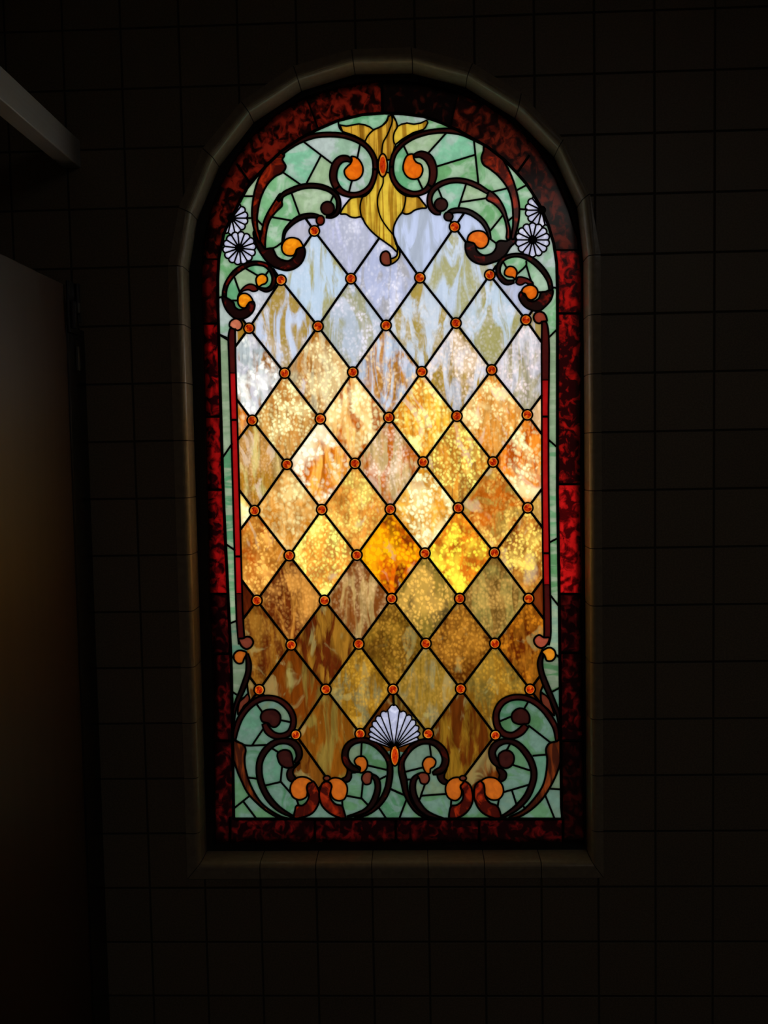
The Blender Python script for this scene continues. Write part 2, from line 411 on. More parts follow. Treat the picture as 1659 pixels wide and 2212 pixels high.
OUTLINE = pts('P', '505,1769 500,1440 492,1270 482,1060 476,850 472,700 470.6,644 470.6,604 473,557 477,539 483,508 488,494 504,463 518,436 534,406 556,379 580,353 609,326 647,300 681,282 729,261 782,248 830,244.5 870,246 916,252 955,266 989,281 1022,300 1054,318 1090,346 1114,371 1136,396 1150,417 1168,447 1184,485 1196,526 1202.5,569 1204,619 1204,730 1204,1060 1208,1300 1213,1769')
BORDER = pts('P', '463,1822 460,1500 452,1300 446,1060 441,850 437,700 434,640 434,590 440,520 452,460 475,400 505,345 545,292 600,243 660,210 730,188 800,176 830,174 900,178 980,196 1050,225 1110,265 1160,318 1200,380 1230,450 1250,520 1258,600 1257,700 1256,1060 1258,1400 1264,1822')
FIELD = pts('P', '736,462 717,467 692,476 657,467 626,487 612,516 629,533 650,549 620,574 589,571 590,594 587,619 576,626 556,624 537,621 518,632 528,649 548,659 534,680 521,688 510,702 501,740 505,880 510,1060 515,1240 519,1350 521,1385 531,1388 536,1435 530,1471 535,1480 539,1514 549,1517 581,1507 616,1522 634,1554 624,1584 633,1604 645,1634 636,1648 629,1671 647,1684 677,1694 687,1707 693,1707 703,1691 727,1684 754,1680 757,1664 748,1645 745,1629 762,1603 778,1598 796,1601 830,1627 852,1615 876,1630 891,1613 910,1603 929,1602 957,1622 962,1642 951,1663 954,1685 982,1685 1009,1695 1021,1712 1027,1707 1040,1692 1064,1685 1086,1683 1088,1671 1077,1660 1067,1643 1063,1625 1071,1590 1071,1574 1072,1557 1083,1519 1127,1506 1151,1514 1165,1519 1170,1495 1174,1475 1168,1430 1170,1386 1182,1370 1180,1240 1178,1060 1178,900 1177,720 1167,688 1151,666 1127,651 1123,635 1144,619 1135,608 1121,608 1094,610 1076,590 1077,575 1047,569 1018,558 1008,541 1027,513 1054,498 1044,481 1013,458 994,454 969,467 951,461 936,454 921,449 905,453 880,460 860,500 850,520 820,510 790,490 770,468')
GRN = 'green'
# --- jewels at the crossings of the lattice
JR = [[(679, 499), (982, 490)],
      [(607, 605), (758, 602), (907, 600), (1058, 594)],
      [(538, 709), (687, 705), (834, 703), (985, 698), (1136, 691)],
      [(615, 806), (762, 804), (911, 803), (1062, 799)],
      [(545, 908), (692, 905), (840, 902), (987, 899), (1139, 896)],
      [(620, 1003), (767, 1001), (914, 998), (1065, 998)],
      [(550, 1103), (695, 1101), (843, 1100), (990, 1097), (1140, 1097)],
      [(625, 1200), (771, 1199), (918, 1195), (1068, 1194)],
      [(555, 1297), (701, 1297), (846, 1293), (993, 1293), (1142, 1293)],
      [(629, 1393), (775, 1391), (920, 1390), (1069, 1390)],
      [(560, 1490), (704, 1489), (849, 1489), (995, 1488), (1145, 1489)],
      [(639, 1587), (778, 1585), (925, 1585), (1070, 1588)]]
FEET = [(706, 1681), (1000, 1681)]
alljew = [p for r in JR for p in r]
lat = []
nodes = alljew + FEET
for a in nodes:
    for sx, sy in ((-1, -1), (1, -1), (-1, 1), (1, 1)):
        best = None
        for b in nodes:
            dx, dy = (b[0] - a[0]) * sx, (b[1] - a[1]) * sy
            if 55 < dx < 92 and 80 < dy < 125: best = b
        if best is not None:
            if sy > 0: lat.append((a, best))
        else:
            lat.append((a, (a[0] + sx * 72, a[1] + sy * (97 if a[1] > 700 else 103))))
for a, b in lat:
    if a == (849, 1489) or b == (849, 1489): pass
    P = straight([a, b], False, 1.0)
    ok = inside(P, FIELD); run = []
    for q, k in zip(P, ok):
        if k: run.append(q)
        else: break
    if not ok[0]:
        run = [q for q, k in zip(P, ok) if k]
    if len(run) > 3: SH.append(dict(p=np.array(run), closed=False, w=5.2, g='lattice', mat=None, mask=False))
line('P', '849 1489 851 1530', 'lattice', 5.0)
for (x, y) in alljew:
    if y > 1570 and (x < 700 or x > 1050): continue
    poly(None, None, 'lattice', 'jewel', 3.6, raw=circ(x, y, 11.2))

# --- green glass dividing leads (run on beneath the scrolls, whose shapes cover their ends)
def lines(fr, g, *ss, w=4.2):
    for s in ss: line(fr, s, g, w)
lines('A', 'ul', '900 320 1180 535', '1050 440 910 710', '695 580 890 715', '1405 320 1375 470', '1335 640 1298 780', '320 805 460 805',
      '785 770 868 1000', '600 990 830 1030', '470 1005 545 1085', '1168 785 1125 880', '590 1275 640 1262 720 1205', '380 1000 450 1000')
lines('C', 'ul', '580 1150 760 1255', '850 1240 905 1170', '420 1260 505 1500', '370 1590 500 1590', '180 1560 270 1535', '190 2045 320 2105')
lines('B', 'ur', '210 340 262 450', '600 235 420 435', '845 310 885 690', '860 432 490 545', '335 630 385 740', '1010 765 1160 730',
      '1230 750 1330 697', '780 680 700 925', '730 857 985 818', '1115 960 975 1135', '1140 1035 1205 980', '520 725 565 835', '1235 918 1330 925', '975 1175 1070 1245')
lines('D', 'ur', '690 1070 735 1150', '1000 1050 1000 1100 870 1230', '1000 1100 1060 1300 1110 1400', '1350 1405 1450 1425', '1230 1475 1150 1475')
lines('I', 'strip_l', '285 230 410 308', '345 1695 450 1540')
lines('J', 'strip_l', '375 748 495 830', '405 1703 515 1660', '415 2105 500 2105')
lines('K', 'strip_r', '355 388 475 270', '355 1600 470 1700')
lines('L', 'strip_r', '365 730 485 668', '370 1345 490 1500', '425 2045 500 2115')
lines('E', 'll', '320 740 395 845', '530 893 660 920', '390 975 285 1130', '130 1090 215 1133 440 1130', '235 1438 350 1452', '455 1155 555 1215',
      '565 1330 550 1482', '545 1470 650 1590', '560 1478 400 1515', '700 1640 722 1700', '285 1590 100 1738', '200 1665 325 1830',
      '235 560 245 640 262 725', '170 705 215 678 250 640', '70 615 150 665', '240 470 262 505')
lines('E', 'lc', '1316 1095 1308 1260', '1360 1322 1575 1372', '1480 1458 1545 1425', '1327 1480 1312 1635', '1305 1625 1400 1725', '1160 1608 1320 1638',
      '1130 1640 1136 1725', '1570 1540 1680 1590', '1475 1720 1550 1830')
lines('F', 'lc', '362 1050 382 1200', '310 1275 150 1315', '333 1400 285 1535', '285 1530 520 1513', '295 1520 262 1590', '150 1385 205 1385',
      '560 1560 553 1650', '20 1470 150 1530', '155 1570 93 1735')
lines('F', 'lr', '1260 670 1200 770', '975 870 1110 815', '1250 900 1450 1055', '1290 1172 1425 1160', '1095 1050 1045 1140', '1100 1250 1285 1310',
      '1015 1502 1275 1425', '1102 1480 1145 1615', '988 1550 972 1640', '1190 1600 1225 1655', '1425 1465 1555 1475', '1393 1505 1490 1750',
      '1460 600 1545 555', '1385 535 1360 600 1365 700', '1370 605 1435 660')
# small copper leaves beside the lower stems
poly('E', '165,725 200,692 243,650 256,712 205,765 150,845', 'll', 'copperdk', 3.4)
poly('F', '1368,612 1432,658 1452,715 1482,812 1425,755 1372,700', 'lr', 'copperdk', 3.4)

# --- border pieces
LB = 5.0
for s in ('425 699 480 699', '430 900 485 900', '435 1058 490 1058', '440 1283 495 1283', '450 1412 505 1412', '455 1600 508 1600'): line('P', s, 'border', LB)
for s in ('1200 677 1265 677', '1200 1046 1265 1046', '1205 1283 1265 1283', '1205 1410 1268 1410', '1207 1600 1268 1600'): line('P', s, 'border', LB)
for s in ('512 355 540 395', '1143 336 1116 375', '826 250 824 165', '855 1765 855 1830', '1216 1765 1216 1830', '497 1765 497 1830', '680 1765 680 1830', '1035 1765 1035 1830'): line('P', s, 'border', LB)
for s in ('660 205 690 285', '990 195 972 280', '430 560 480 560', '1195 540 1262 540'): line('P', s, 'border', 3.4)
poly(None, None, 'border', None, 6.5, mask=False, raw=OUTLINE, curve=False); SH[-1]['top'] = True
poly(None, None, 'border', None, 6.0, mask=False, raw=BORDER, curve=False); SH[-1]['top'] = True

# --- leaf at the crown of the arch
poly('G', '205,240 290,255 370,240 450,226 530,240 590,265 636,300 690,281 750,250 805,190 830,130 875,105 930,190 946,262 1000,230 1070,215 1160,230 1250,215 1322,178 1340,210 1310,270 1280,300 1150,340 1000,430 925,490 890,590 860,690 655,690 615,590 525,450 400,380 300,345 240,325', 'leaf', 'yellow', 3.6, curve=False)
line('C', '498 1480 474 1530 468 1600', 'ul', 3.8)
line('G', '195 120 185 200 200 280 240 325', 'leaf', 3.6); line('G', '1345 130 1342 175', 'leaf', 3.6)
line('G', '830 120 815 185 750 250 690 280 630 312 565 380 528 455', 'leaf', 3.4)
line('G', '875 100 880 200 850 290 810 380 765 460 750 540 745 620', 'leaf', 3.4)
line('G', '885 105 930 190 945 262 910 330 895 400 902 460 920 495', 'leaf', 3.4)
poly('G', '660,870 870,870 880,960 950,1080 1050,1150 1130,1165 1215,1168 1270,1230 1322,1308 1260,1315 1170,1340 1110,1380 1050,1390 1008,1375 985,1395 930,1480 900,1560 895,1640 915,1730 950,1830 962,1890 930,1870 880,1820 800,1760 700,1690 600,1600 530,1510 485,1430 400,1437 340,1425 280,1390 213,1386 245,1310 290,1250 345,1190 420,1170 520,1160 600,1090 645,1000', 'leaf', 'yellow', 3.8)
line('G', '765 900 760 1000 715 1100 690 1200 700 1330 740 1450 820 1570 900 1670 940 1770', 'leaf', 3.2)
line('G', '505 1150 475 1230 465 1310 480 1410 500 1460', 'leaf', 3.4)
line('G', '1055 1145 1050 1220 1030 1310 990 1395', 'leaf', 3.4)
poly('G', '950,1800 975,1860 978,1920 955,1970 915,2010 860,2035 850,1975 900,1955 935,1930 948,1880', 'leaf', 'yellow', 3.6)
poly('G', '858,1965 845,1900 805,1868 752,1888 727,1950 742,2020 792,2053 855,2040', 'leaf', 'copperdk2', 4.0)

# --- rosettes
def rosette(cx, cy, R, g, n=14, a0=0.0, hub=0.27):
    P = []
    for k in range(n * 8):
        a = a0 + 2 * math.pi * k / (n * 8); f = abs(math.sin(n * (a - a0) / 2)) ** 0.7
        P.append((cx + R * (0.885 + 0.115 * f) * math.cos(a), cy + R * 1.0 * (0.885 + 0.115 * f) * math.sin(a)))
    poly(None, None, g, 'petal', 3.6, raw=P, curve=False)
    for k in range(n):
        a = a0 + 2 * math.pi * k / n
        SH.append(dict(p=straight([(cx + 2 * math.cos(a), cy + 2 * math.sin(a)), (cx + R * 0.92 * math.cos(a), cy + R * 0.92 * math.sin(a))], False, 2.0), closed=False, w=3.3, g=g, mat=None, mask=False))
    HUBS.append((cx, cy, R * hub, g))
HUBS = []
rosette(440 + 385 * .15672, 400 + 455 * .15672, 35.5, 'ros1')
rosette(980 + 1212 * .15672, 400 + 345 * .15672, 35.5, 'ros3')
rosette(440 + 492 * .15672, 400 + 868 * .15672, 35.8, 'ros2', a0=0.12)
rosette(980 + 1087 * .15672, 400 + 755 * .15672, 37.0, 'ros4', a0=0.0)

# --- upper left scrolls
poly('C', '690,640 705,760 740,860 800,960 860,1040 940,1112 1050,1158 1150,1176 1250,1150 1342,1078 1392,975 1396,890 1368,845 1312,862 1277,893 1270,948 1230,1005 1170,1043 1080,1030 1010,985 972,915 950,872 900,872 850,880 842,800 845,700 800,640', 'ul', 'rd', 4.2)
poly('C', '1060,118 1090,160 1078,225 1082,280 1000,365 930,450 890,540 862,660 848,790 846,870 775,760 790,690 805,620 830,500 880,385 960,255', 'ul', 'rdb', 4.0)
poly('A', '580,505 640,440 700,375 722,440 706,475 736,540 706,592 640,628 570,700 515,810 488,920 478,1020 485,1100 508,1195 500,1220 470,1160 440,1050 432,950 440,850 460,745 505,620', 'ul', 'rdb', 4.2)
band('A', '665 850 14 720 785 24 780 755 27 870 722 27 960 710 27 1060 722 27 1140 755 25 1195 810 25 1210 880 25 1195 950 25 1150 985 20 1098 992 13', 'ul', 'dk')
poly(None, None, 'ul', 'browndk', 3.6, raw=circ(440 + 1110 * .2411, 230 + 912 * .2411, 14.4))
band('A', '700 1262 8 706 1225 11 712 1185 14 728 1120 18 770 1065 22 830 1015 26 900 985 27 980 978 25 1040 990 20', 'ul', 'dk')
poly(None, None, 'ul', 'copperred', 3.6, raw=circ(440 + 1045 * .2411, 230 + 1020 * .2411, 8.6, 10.4))
band('A', '700 420 20 760 360 32 860 305 30 1000 262 26 1130 252 26 1250 262 26 1380 305 26 1470 370 26 1525 460 26 1537 560 26 1525 640 26 1490 720 27 1430 770 27 1350 793 27 1255 775 30 1195 725 35 1163 650 37 1167 570 38 1195 505 38 1240 470 36 1290 470 30 1318 490 18', 'ul', 'br')
lines('A', 'ul', '1170 749 1221 711', '1511 562 1561 562', w=4.4)
poly('A', '1322,450 1370,458 1408,500 1428,560 1415,620 1370,658 1312,660 1272,625 1260,575 1285,540 1315,512 1328,480', 'ul', 'orangedk', 3.8)
poly('C', '1368,850 1352,800 1312,750 1240,725 1165,732 1108,772 1078,840 1083,905 1120,955 1190,975 1243,962 1267,922 1277,892 1312,866', 'ul', 'orange', 3.8)
band('C', '750 1418 12 790 1430 26 870 1445 36 940 1400 38 970 1320 38 960 1240 36 920 1160 36 850 1100 36 770 1078 36 690 1075 36 610 1095 40 520 1140 42 430 1205 42 360 1290 38 310 1380 36 288 1470 36 285 1560 36', 'ul', 'rd')
poly('C', '745,1445 718,1392 650,1365 590,1380 530,1430 495,1482 560,1452 620,1442 680,1465', 'ul', 'brr', 3.6)
poly('C', '258,1530 330,1560 380,1592 415,1625 432,1680 490,1718 550,1702 592,1668 622,1620 680,1600 705,1650 680,1740 610,1812 520,1845 425,1830 330,1745 275,1640', 'ul', 'rd', 4.0)
poly('C', '758,1402 730,1360 722,1290 758,1240 815,1225 868,1260 878,1312 850,1355 800,1374', 'ul', 'orange', 3.8)
poly('C', '472,1600 478,1540 520,1498 582,1493 642,1530 677,1600 632,1613 602,1652 575,1692 520,1684 480,1645', 'ul', 'orange', 3.8)

# --- upper right scrolls
poly('D', '172,780 160,860 180,950 240,1030 330,1080 430,1095 530,1068 620,1035 710,965 785,850 850,785 850,715 765,700 735,768 640,765 590,800 585,860 540,930 460,965 390,960 320,902 298,830 268,790 210,783', 'ur', 'rd', 4.2)
poly('B', '978,755 1050,805 1112,900 1150,1020 1168,1110 1162,1195 1138,1185 1140,1110 1120,1010 1080,930 1020,870 958,832 968,790', 'ur', 'rdb', 4.0)
poly('B', '938,350 1000,366 1080,440 1142,540 1192,650 1232,780 1252,900 1247,1020 1222,1130 1200,1190 1182,1185 1195,1060 1195,950 1180,830 1140,722 1062,622 990,562 930,520 912,462 930,400', 'ur', 'rdb', 4.2)
band('B', '975 772 22 880 714 27 790 677 27 700 662 27 610 672 27 530 705 28 470 760 28 447 830 27 460 900 30 500 945 28 545 960 18', 'ur', 'br')
poly(None, None, 'ur', 'browndk', 3.6, raw=circ(820 + 550 * .2411, 230 + 880 * .2411, 14.0))
band('B', '600 975 20 640 942 25 720 930 27 800 945 27 870 985 27 930 1040 25 970 1110 22 990 1185 16', 'ur', 'dk')
poly(None, None, 'ur', 'browndk', 3.6, raw=circ(820 + 617 * .2411, 230 + 985 * .2411, 9.6))
band('B', '990 362 22 930 316 36 840 268 38 740 235 30 620 218 27 500 222 25 390 243 25 280 285 25 190 350 25 130 430 24 107 530 24 115 630 26 160 710 27 240 765 27 320 782 27 400 760 27 450 710 32 478 630 38 475 540 40 435 462 42 370 430 35 312 442 22', 'ur', 'br')
lines('B', 'ur', '85 541 129 541', '425 695 475 725', w=4.4)
poly('B', '297,428 250,438 217,500 213,572 250,632 310,653 362,632 387,570 370,520 330,500 308,470', 'ur', 'orangedk', 3.8)
poly('D', '193,772 203,700 258,648 340,628 422,650 477,720 472,802 420,862 358,872 308,842 280,802 240,788', 'ur', 'orangedk', 3.8)
band('D', '830 1330 30 730 1340 42 660 1290 42 615 1210 38 620 1120 38 670 1030 36 750 985 33 840 965 33 930 970 35 1020 1000 42 1110 1055 45 1200 1140 45 1270 1230 42 1320 1330 38 1338 1430 36 1330 1500 36', 'ur', 'rd')
poly('D', '868,1312 888,1270 960,1272 1040,1303 1095,1352 1040,1365 990,1347 940,1372 900,1375 860,1345', 'ur', 'brr', 3.6)
poly('D', '1365,1450 1345,1570 1265,1670 1180,1732 1090,1728 980,1672 912,1582 898,1512 930,1468 962,1510 1002,1540 1032,1590 1100,1602 1172,1560 1205,1480 1262,1468 1310,1450', 'ur', 'rd', 4.0)
poly('D', '846,1303 820,1272 760,1265 703,1232 712,1165 760,1122 822,1128 868,1180 868,1240', 'ur', 'orangedk', 3.8)
poly('D', '937,1475 958,1418 1020,1382 1092,1383 1148,1430 1158,1490 1130,1552 1060,1583 1010,1552 984,1502', 'ur', 'orangedk', 3.8)

# --- side bars with copper roundels
band('P', '504 704 6 501 722 8.6 502.5 800 8.6 505 880 8.6 510 1060 8.6 515 1240 8.6 518.5 1350 8.6 522 1390 8.6', 'strip_l', 'bar')
lines('P', 'strip_l', '498 907 513 907', '506.5 1202 521.5 1202', w=4.4)
lines('P', 'strip_l', '496 806 510 806', '509 1282 523 1282', w=1.6)
poly('C', '357,1945 362,1890 410,1848 460,1842 512,1875 532,1930 512,1982 470,2002 420,1985 382,1968', 'strip_l', 'copper', 4.0)
poly('J', '528,1882 580,1876 622,1855 672,1865 703,1920 672,1982 620,2002 570,1975 542,1930', 'strip_l', 'copperdk2', 4.2)
band('P', '1174 688 5 1177 712 8.8 1177.5 900 8.8 1178 1060 8.8 1180.5 1240 8.8 1182.5 1372 8.8 1180 1392 8', 'strip_r', 'bar')
lines('P', 'strip_r', '1170 900 1185.5 900', '1172 1195 1187.5 1195', w=4.4)
lines('P', 'strip_r', '1170.5 821 1185 821', '1173 1263 1188 1263', w=1.6)
poly('K', '180,140 200,93 245,72 302,90 333,140 338,186 292,190 250,213 203,196', 'strip_r', 'copperrd', 4.2)

# --- lower left scrolls
band('E', '235 275 20 250 370 30 245 450 30 221 530 30 182 630 28 142 720 25 117 800 22 100 900 22 98 1000 22', 'll', 'dk')
band('E', '110 1090 22 130 990 28 165 890 30 225 800 30 300 730 32 370 695 32 440 687 30 520 702 30 595 750 32 650 820 32 672 890 32 665 960 32 630 1020 32 560 1048 32 490 1040 35 430 995 38 398 930 30', 'll', 'br')
poly('E', '380,912 362,870 383,818 440,797 502,803 547,850 543,922 502,963 463,957 440,930 410,920', 'll', 'browndk', 3.8)
poly('E', '95,1078 140,1100 202,1130 222,1180 212,1250 217,1340 242,1440 292,1560 372,1680 472,1760 572,1812 640,1828 560,1826 438,1768 330,1682 238,1580 168,1440 118,1310 92,1220', 'll', 'rdw', 4.2)
poly('E', '700,1312 640,1342 610,1400 623,1458 662,1478 692,1448 668,1400 675,1360 730,1300', 'll', 'dk', 3.6)
band('E', '690 1300 20 725 1240 33 715 1170 38 670 1115 38 600 1095 32 520 1102 32 450 1142 34 390 1210 34 355 1290 33 348 1380 33 362 1470 33 395 1560 32 450 1650 32 530 1730 28 620 1785 20 690 1812 10', 'll', 'dk')
poly('E', '527,1270 522,1213 568,1180 632,1187 658,1235 666,1290 672,1333 612,1348 552,1318', 'll', 'browndk', 3.8)
poly('E', '852,1472 902,1540 922,1620 902,1700 852,1772 780,1807 680,1820 688,1742 700,1706 760,1700 802,1660 817,1612 800,1560 808,1500', 'll', 'rdb', 4.0)
poly('E', '850,1477 792,1437 720,1436 663,1478 641,1550 667,1622 730,1649 792,1622 803,1580 797,1530 812,1497', 'll', 'orangelo', 3.8)
poly('J', '624,2048 580,2023 520,2022 472,2068 477,2132 520,2174 572,2168 592,2122', 'strip_l', 'orangelo', 4.0)

# --- lower right scrolls
band('F', '1385 225 18 1355 330 28 1365 420 28 1395 510 30 1440 620 28 1485 720 26 1515 800 22 1530 900 16 1532 1000 14', 'lr', 'dk')
band('F', '1510 1040 22 1495 930 28 1450 840 30 1380 750 30 1290 680 30 1190 648 30 1090 655 30 1010 700 32 965 780 32 962 860 34 985 930 34 1040 980 34 1110 990 34 1180 955 38 1230 900 34', 'lr', 'br')
poly('F', '1110,862 1102,800 1150,752 1212,752 1258,810 1253,878 1210,888 1160,888', 'lr', 'browndk', 3.8)
poly('F', '1543,1022 1500,1043 1438,1060 1408,1110 1418,1200 1408,1330 1378,1440 1298,1560 1198,1660 1075,1728 1150,1724 1262,1664 1372,1562 1452,1440 1512,1310 1543,1190', 'lr', 'rdw', 4.2)
poly('F', '965,1275 990,1345 985,1375 1000,1402 1042,1382 1053,1330 1010,1287', 'lr', 'dk', 3.6)
band('F', '1000 1275 20 945 1215 34 925 1140 36 955 1080 36 1020 1045 30 1090 1043 28 1160 1075 30 1230 1150 32 1280 1240 32 1300 1340 32 1280 1440 32 1230 1545 32 1140 1640 28 1050 1700 20 980 1730 10', 'lr', 'dk')
poly('F', '988,1240 985,1160 1048,1122 1102,1143 1123,1200 1097,1262 1050,1283 1003,1268', 'lr', 'browndk', 3.8)
poly('F', '832,1395 780,1428 763,1500 773,1580 818,1662 890,1712 1002,1736 987,1650 965,1618 905,1592 866,1540 858,1470 848,1425', 'lr', 'rdb', 4.0)
poly('F', '828,1400 880,1367 962,1377 1018,1440 1023,1512 980,1563 910,1563 863,1522 858,1460 848,1422', 'lr', 'orangelo', 3.8)
poly('L', '183,1900 205,1855 250,1833 300,1862 366,1866 365,1900 330,1960 275,1990 215,1965', 'strip_r', 'copperrd2', 4.2)
poly('L', '280,2035 320,2000 380,1985 432,2022 442,2090 400,2140 340,2140 312,2080', 'strip_r', 'orange2', 4.2)

# --- lower centre
poly('E', '1165,1300 1180,1370 1163,1430 1122,1456 1150,1478 1190,1478 1217,1442 1222,1398 1262,1390', 'lc', 'dk', 3.6)
poly('F', '435,1340 455,1400 500,1427 532,1402 500,1375 500,1340 520,1285', 'lc', 'dk', 3.6)
band('E', '1300 1380 18 1262 1365 30 1212 1340 36 1170 1288 38 1158 1220 36 1180 1150 34 1230 1105 32 1300 1085 30 1380 1095 30 1460 1140 30 1530 1210 30 1575 1290 30 1583 1380 32 1575 1470 32 1550 1570 32 1500 1660 30 1430 1735 25 1350 1785 20 1250 1812 12', 'lc', 'rdk')
band('E', '1405 1415 22 1450 1450 30 1468 1520 32 1455 1600 33 1415 1690 33 1350 1752 26 1270 1785 20 1180 1805 9', 'lc', 'dk')
band('F', '395 1330 18 425 1318 30 480 1290 36 508 1210 36 485 1130 36 430 1070 32 370 1045 30 290 1048 28 210 1090 28 150 1160 26 115 1230 28 115 1310 34 135 1400 34 150 1490 28 185 1580 22 250 1670 20 330 1720 16 420 1745 9', 'lc', 'rdk')
band('F', '275 1340 20 228 1380 28 212 1450 32 225 1530 32 265 1610 32 330 1680 28 410 1715 20 500 1737 9', 'lc', 'dk')
poly('E', '985,1477 948,1490 918,1560 918,1640 948,1712 1010,1772 1080,1808 1160,1826 1147,1750 1130,1706 1070,1690 1025,1640 1018,1590 1033,1530 1018,1490', 'lc', 'rdb', 4.0)
poly('F', '660,1397 722,1428 748,1500 748,1590 702,1672 640,1717 545,1740 543,1670 560,1622 610,1612 657,1570 665,1500 643,1450', 'lc', 'rdb', 4.0)
poly('E', '995,1472 1050,1442 1122,1453 1173,1510 1178,1580 1150,1643 1100,1658 1048,1637 1022,1580 1033,1520 1018,1490', 'lc', 'orangelo', 3.8)
poly('F', '668,1402 640,1368 570,1373 518,1420 508,1490 538,1552 600,1573 642,1540 653,1490 640,1450', 'lc', 'orangelo', 3.8)
poly('E', '1298,1392 1302,1345 1265,1322 1247,1280 1278,1243 1332,1240 1368,1290 1363,1350 1333,1387', 'lc', 'orangelo', 3.6)
poly('F', '368,1328 373,1290 408,1265 420,1220 385,1183 335,1188 302,1240 318,1302 343,1332', 'lc', 'orangelo', 3.6)
poly('E', '1412,1400 1370,1383 1328,1408 1317,1460 1348,1503 1397,1493 1407,1450', 'lc', 'copperdk', 3.6)
poly('F', '257,1338 300,1322 347,1333 363,1380 337,1423 290,1418 273,1377', 'lc', 'copperdk', 3.6)
for (x, y) in FEET: poly(None, None, 'lattice', 'copperdk', 3.4, raw=circ(x, y, 7.5, 5.5))

for (x, y) in alljew:
    if y > 1570 and (x < 700 or x > 1050): poly(None, None, 'lattice', 'jewel', 3.4, raw=circ(x, y, 10.6))
# --- shell
BX, BY = 851.5, 1616.0
tips = [(801, 1596, 3.6), (800.5, 1586, 4.2), (803, 1575, 4.8), (809, 1563, 5.2), (817.5, 1552, 5.8), (829, 1542.5, 6.6), (850.5, 1531, 9.0),
        (871, 1542.5, 6.6), (883.5, 1550, 5.8), (893, 1560, 5.2), (900, 1572, 4.8), (903, 1585, 4.2), (900, 1597, 3.6)]
sh_poly = [(BX - 6, BY)]
for (x, y, r) in tips:
    a = math.atan2(y - BY, x - BX)
    for k in (-1.15, -0.7, -0.25, 0.25, 0.7, 1.15): sh_poly.append((x + r * math.cos(a + k), y + r * math.sin(a + k)))
sh_poly.append((BX + 6, BY))
poly(None, None, 'shell', 'shellglass', 3.0, raw=sh_poly, curve=False)
for (p, q) in zip(tips[:-1], tips[1:]):
    ap = math.atan2(p[1] - BY, p[0] - BX); aq = math.atan2(q[1] - BY, q[0] - BX)
    if aq < ap: aq += 2 * math.pi
    a = (ap + aq) / 2; R = (math.hypot(p[0] - BX, p[1] - BY) + math.hypot(q[0] - BX, q[1] - BY)) / 2 + 2
    if p[2] > 8: a = ap + (aq - ap) * 0.56
    if q[2] > 8: a = ap + (aq - ap) * 0.44
    SH.append(dict(p=straight([(BX, BY), (BX + R * math.cos(a), BY + R * math.sin(a))], False, 2.0), closed=False, w=2.6, g='shell', mat=None, mask=False))
OVALS = [(826.9, 357.2, 7.9, 23.2, 'oval1'), (853.0, 1632.0, 7.8, 20.5, 'oval2')]
for (x, y, rx, ry, g) in OVALS: poly(None, None, g, 'oval', 3.6, raw=circ(x, y, rx + 1.8, ry + 1.8, 30))

# ---------------------------------------------------------------- visible runs of every lead line
SEEDS = {}
def runs_of(i):
    s = SH[i]; P = s['p']; closed = s['closed']
    if s.get('draw') is False: return []
    if s.get('top'): return [(P, closed)]
    if closed: P = np.concatenate([P, P[:1]])
    vis = np.ones(len(P), bool)
    bb0, bb1 = P.min(0), P.max(0)
    for t in SH[i + 1:]:
        if not t['mask']: continue
        q = t['p']
        if (q.min(0) > bb1).any() or (q.max(0) < bb0).any(): continue
        vis &= ~inside(P, q)
    if s['g'] != 'border': vis &= inside(P, OUTLINE)
    else:
        vis &= inside(P, BORDER) | closed
        if not closed: vis &= ~inside(P, OUTLINE)
    runs = []; k = 0; n = len(P)
    if vis.all(): return [(P, closed)]
    while k < n:
        if vis[k]:
            a = k
            while k < n and vis[k]: k += 1
            a0, b0 = max(0, a - 1), min(n, k + 1)
            runs.append((P[a0:b0], False))
        else: k += 1
    return [r for r in runs if len(r[0]) > 1]
RUNS = []
for i, s in enumerate(SH):
    for P, c in runs_of(i): RUNS.append((P, c, s['w'], s['g']))

# arrangement -> glass pieces
vs, es = [], []
for P, c, w_, g in RUNS:
    b = len(vs); m = len(P)
    d = P[-1] - P[0]
    Q = P.copy()
    if not c:                                # tiny overshoot so that ends meet their neighbours
        def ext(a, b2): t = a - b2; L = np.linalg.norm(t) + 1e-9; return a + t / L * 0.8
        Q[0] = ext(P[0], P[1]); Q[-1] = ext(P[-1], P[-2])
    vs += [Vector((float(q[0]), float(q[1]))) for q in Q]
    es += [(b + k, b + k + 1) for k in range(m - 1)]
    if c: es.append((b + m - 1, b))
r = delaunay_2d_cdt(vs, es, [], 0, 1e-3)
CV, CE, CF, OE = r[0], r[1], r[2], r[4]
cons = {tuple(sorted(e)) for e, o_ in zip(CE, OE) if len(o_)}
e2f = {}
for fi, f in enumerate(CF):
    for a, b in ((f[0], f[1]), (f[1], f[2]), (f[2], f[0])): e2f.setdefault(tuple(sorted((a, b))), []).append(fi)
XY = np.array([[v.x, v.y] for v in CV]); TRI = np.array([list(f) for f in CF])
TC = XY[TRI].mean(1)
ab = XY[TRI[:, 1]] - XY[TRI[:, 0]]; ac = XY[TRI[:, 2]] - XY[TRI[:, 0]]
TA = np.abs(ab[:, 0] * ac[:, 1] - ab[:, 1] * ac[:, 0]) / 2
owner = np.full(len(CF), -1)
for i, s in enumerate(SH):
    if s['mat']: owner[inside(TC, s['p'])] = i
inF = inside(TC, FIELD); inO = inside(TC, OUTLINE); inB = inside(TC, BORDER)
CLS = [(int(a), bool(b), bool(c)) for a, b, c in zip(owner, inF & (owner < 0), inO & (owner < 0))]
comp = [-1] * len(CF); regs = []
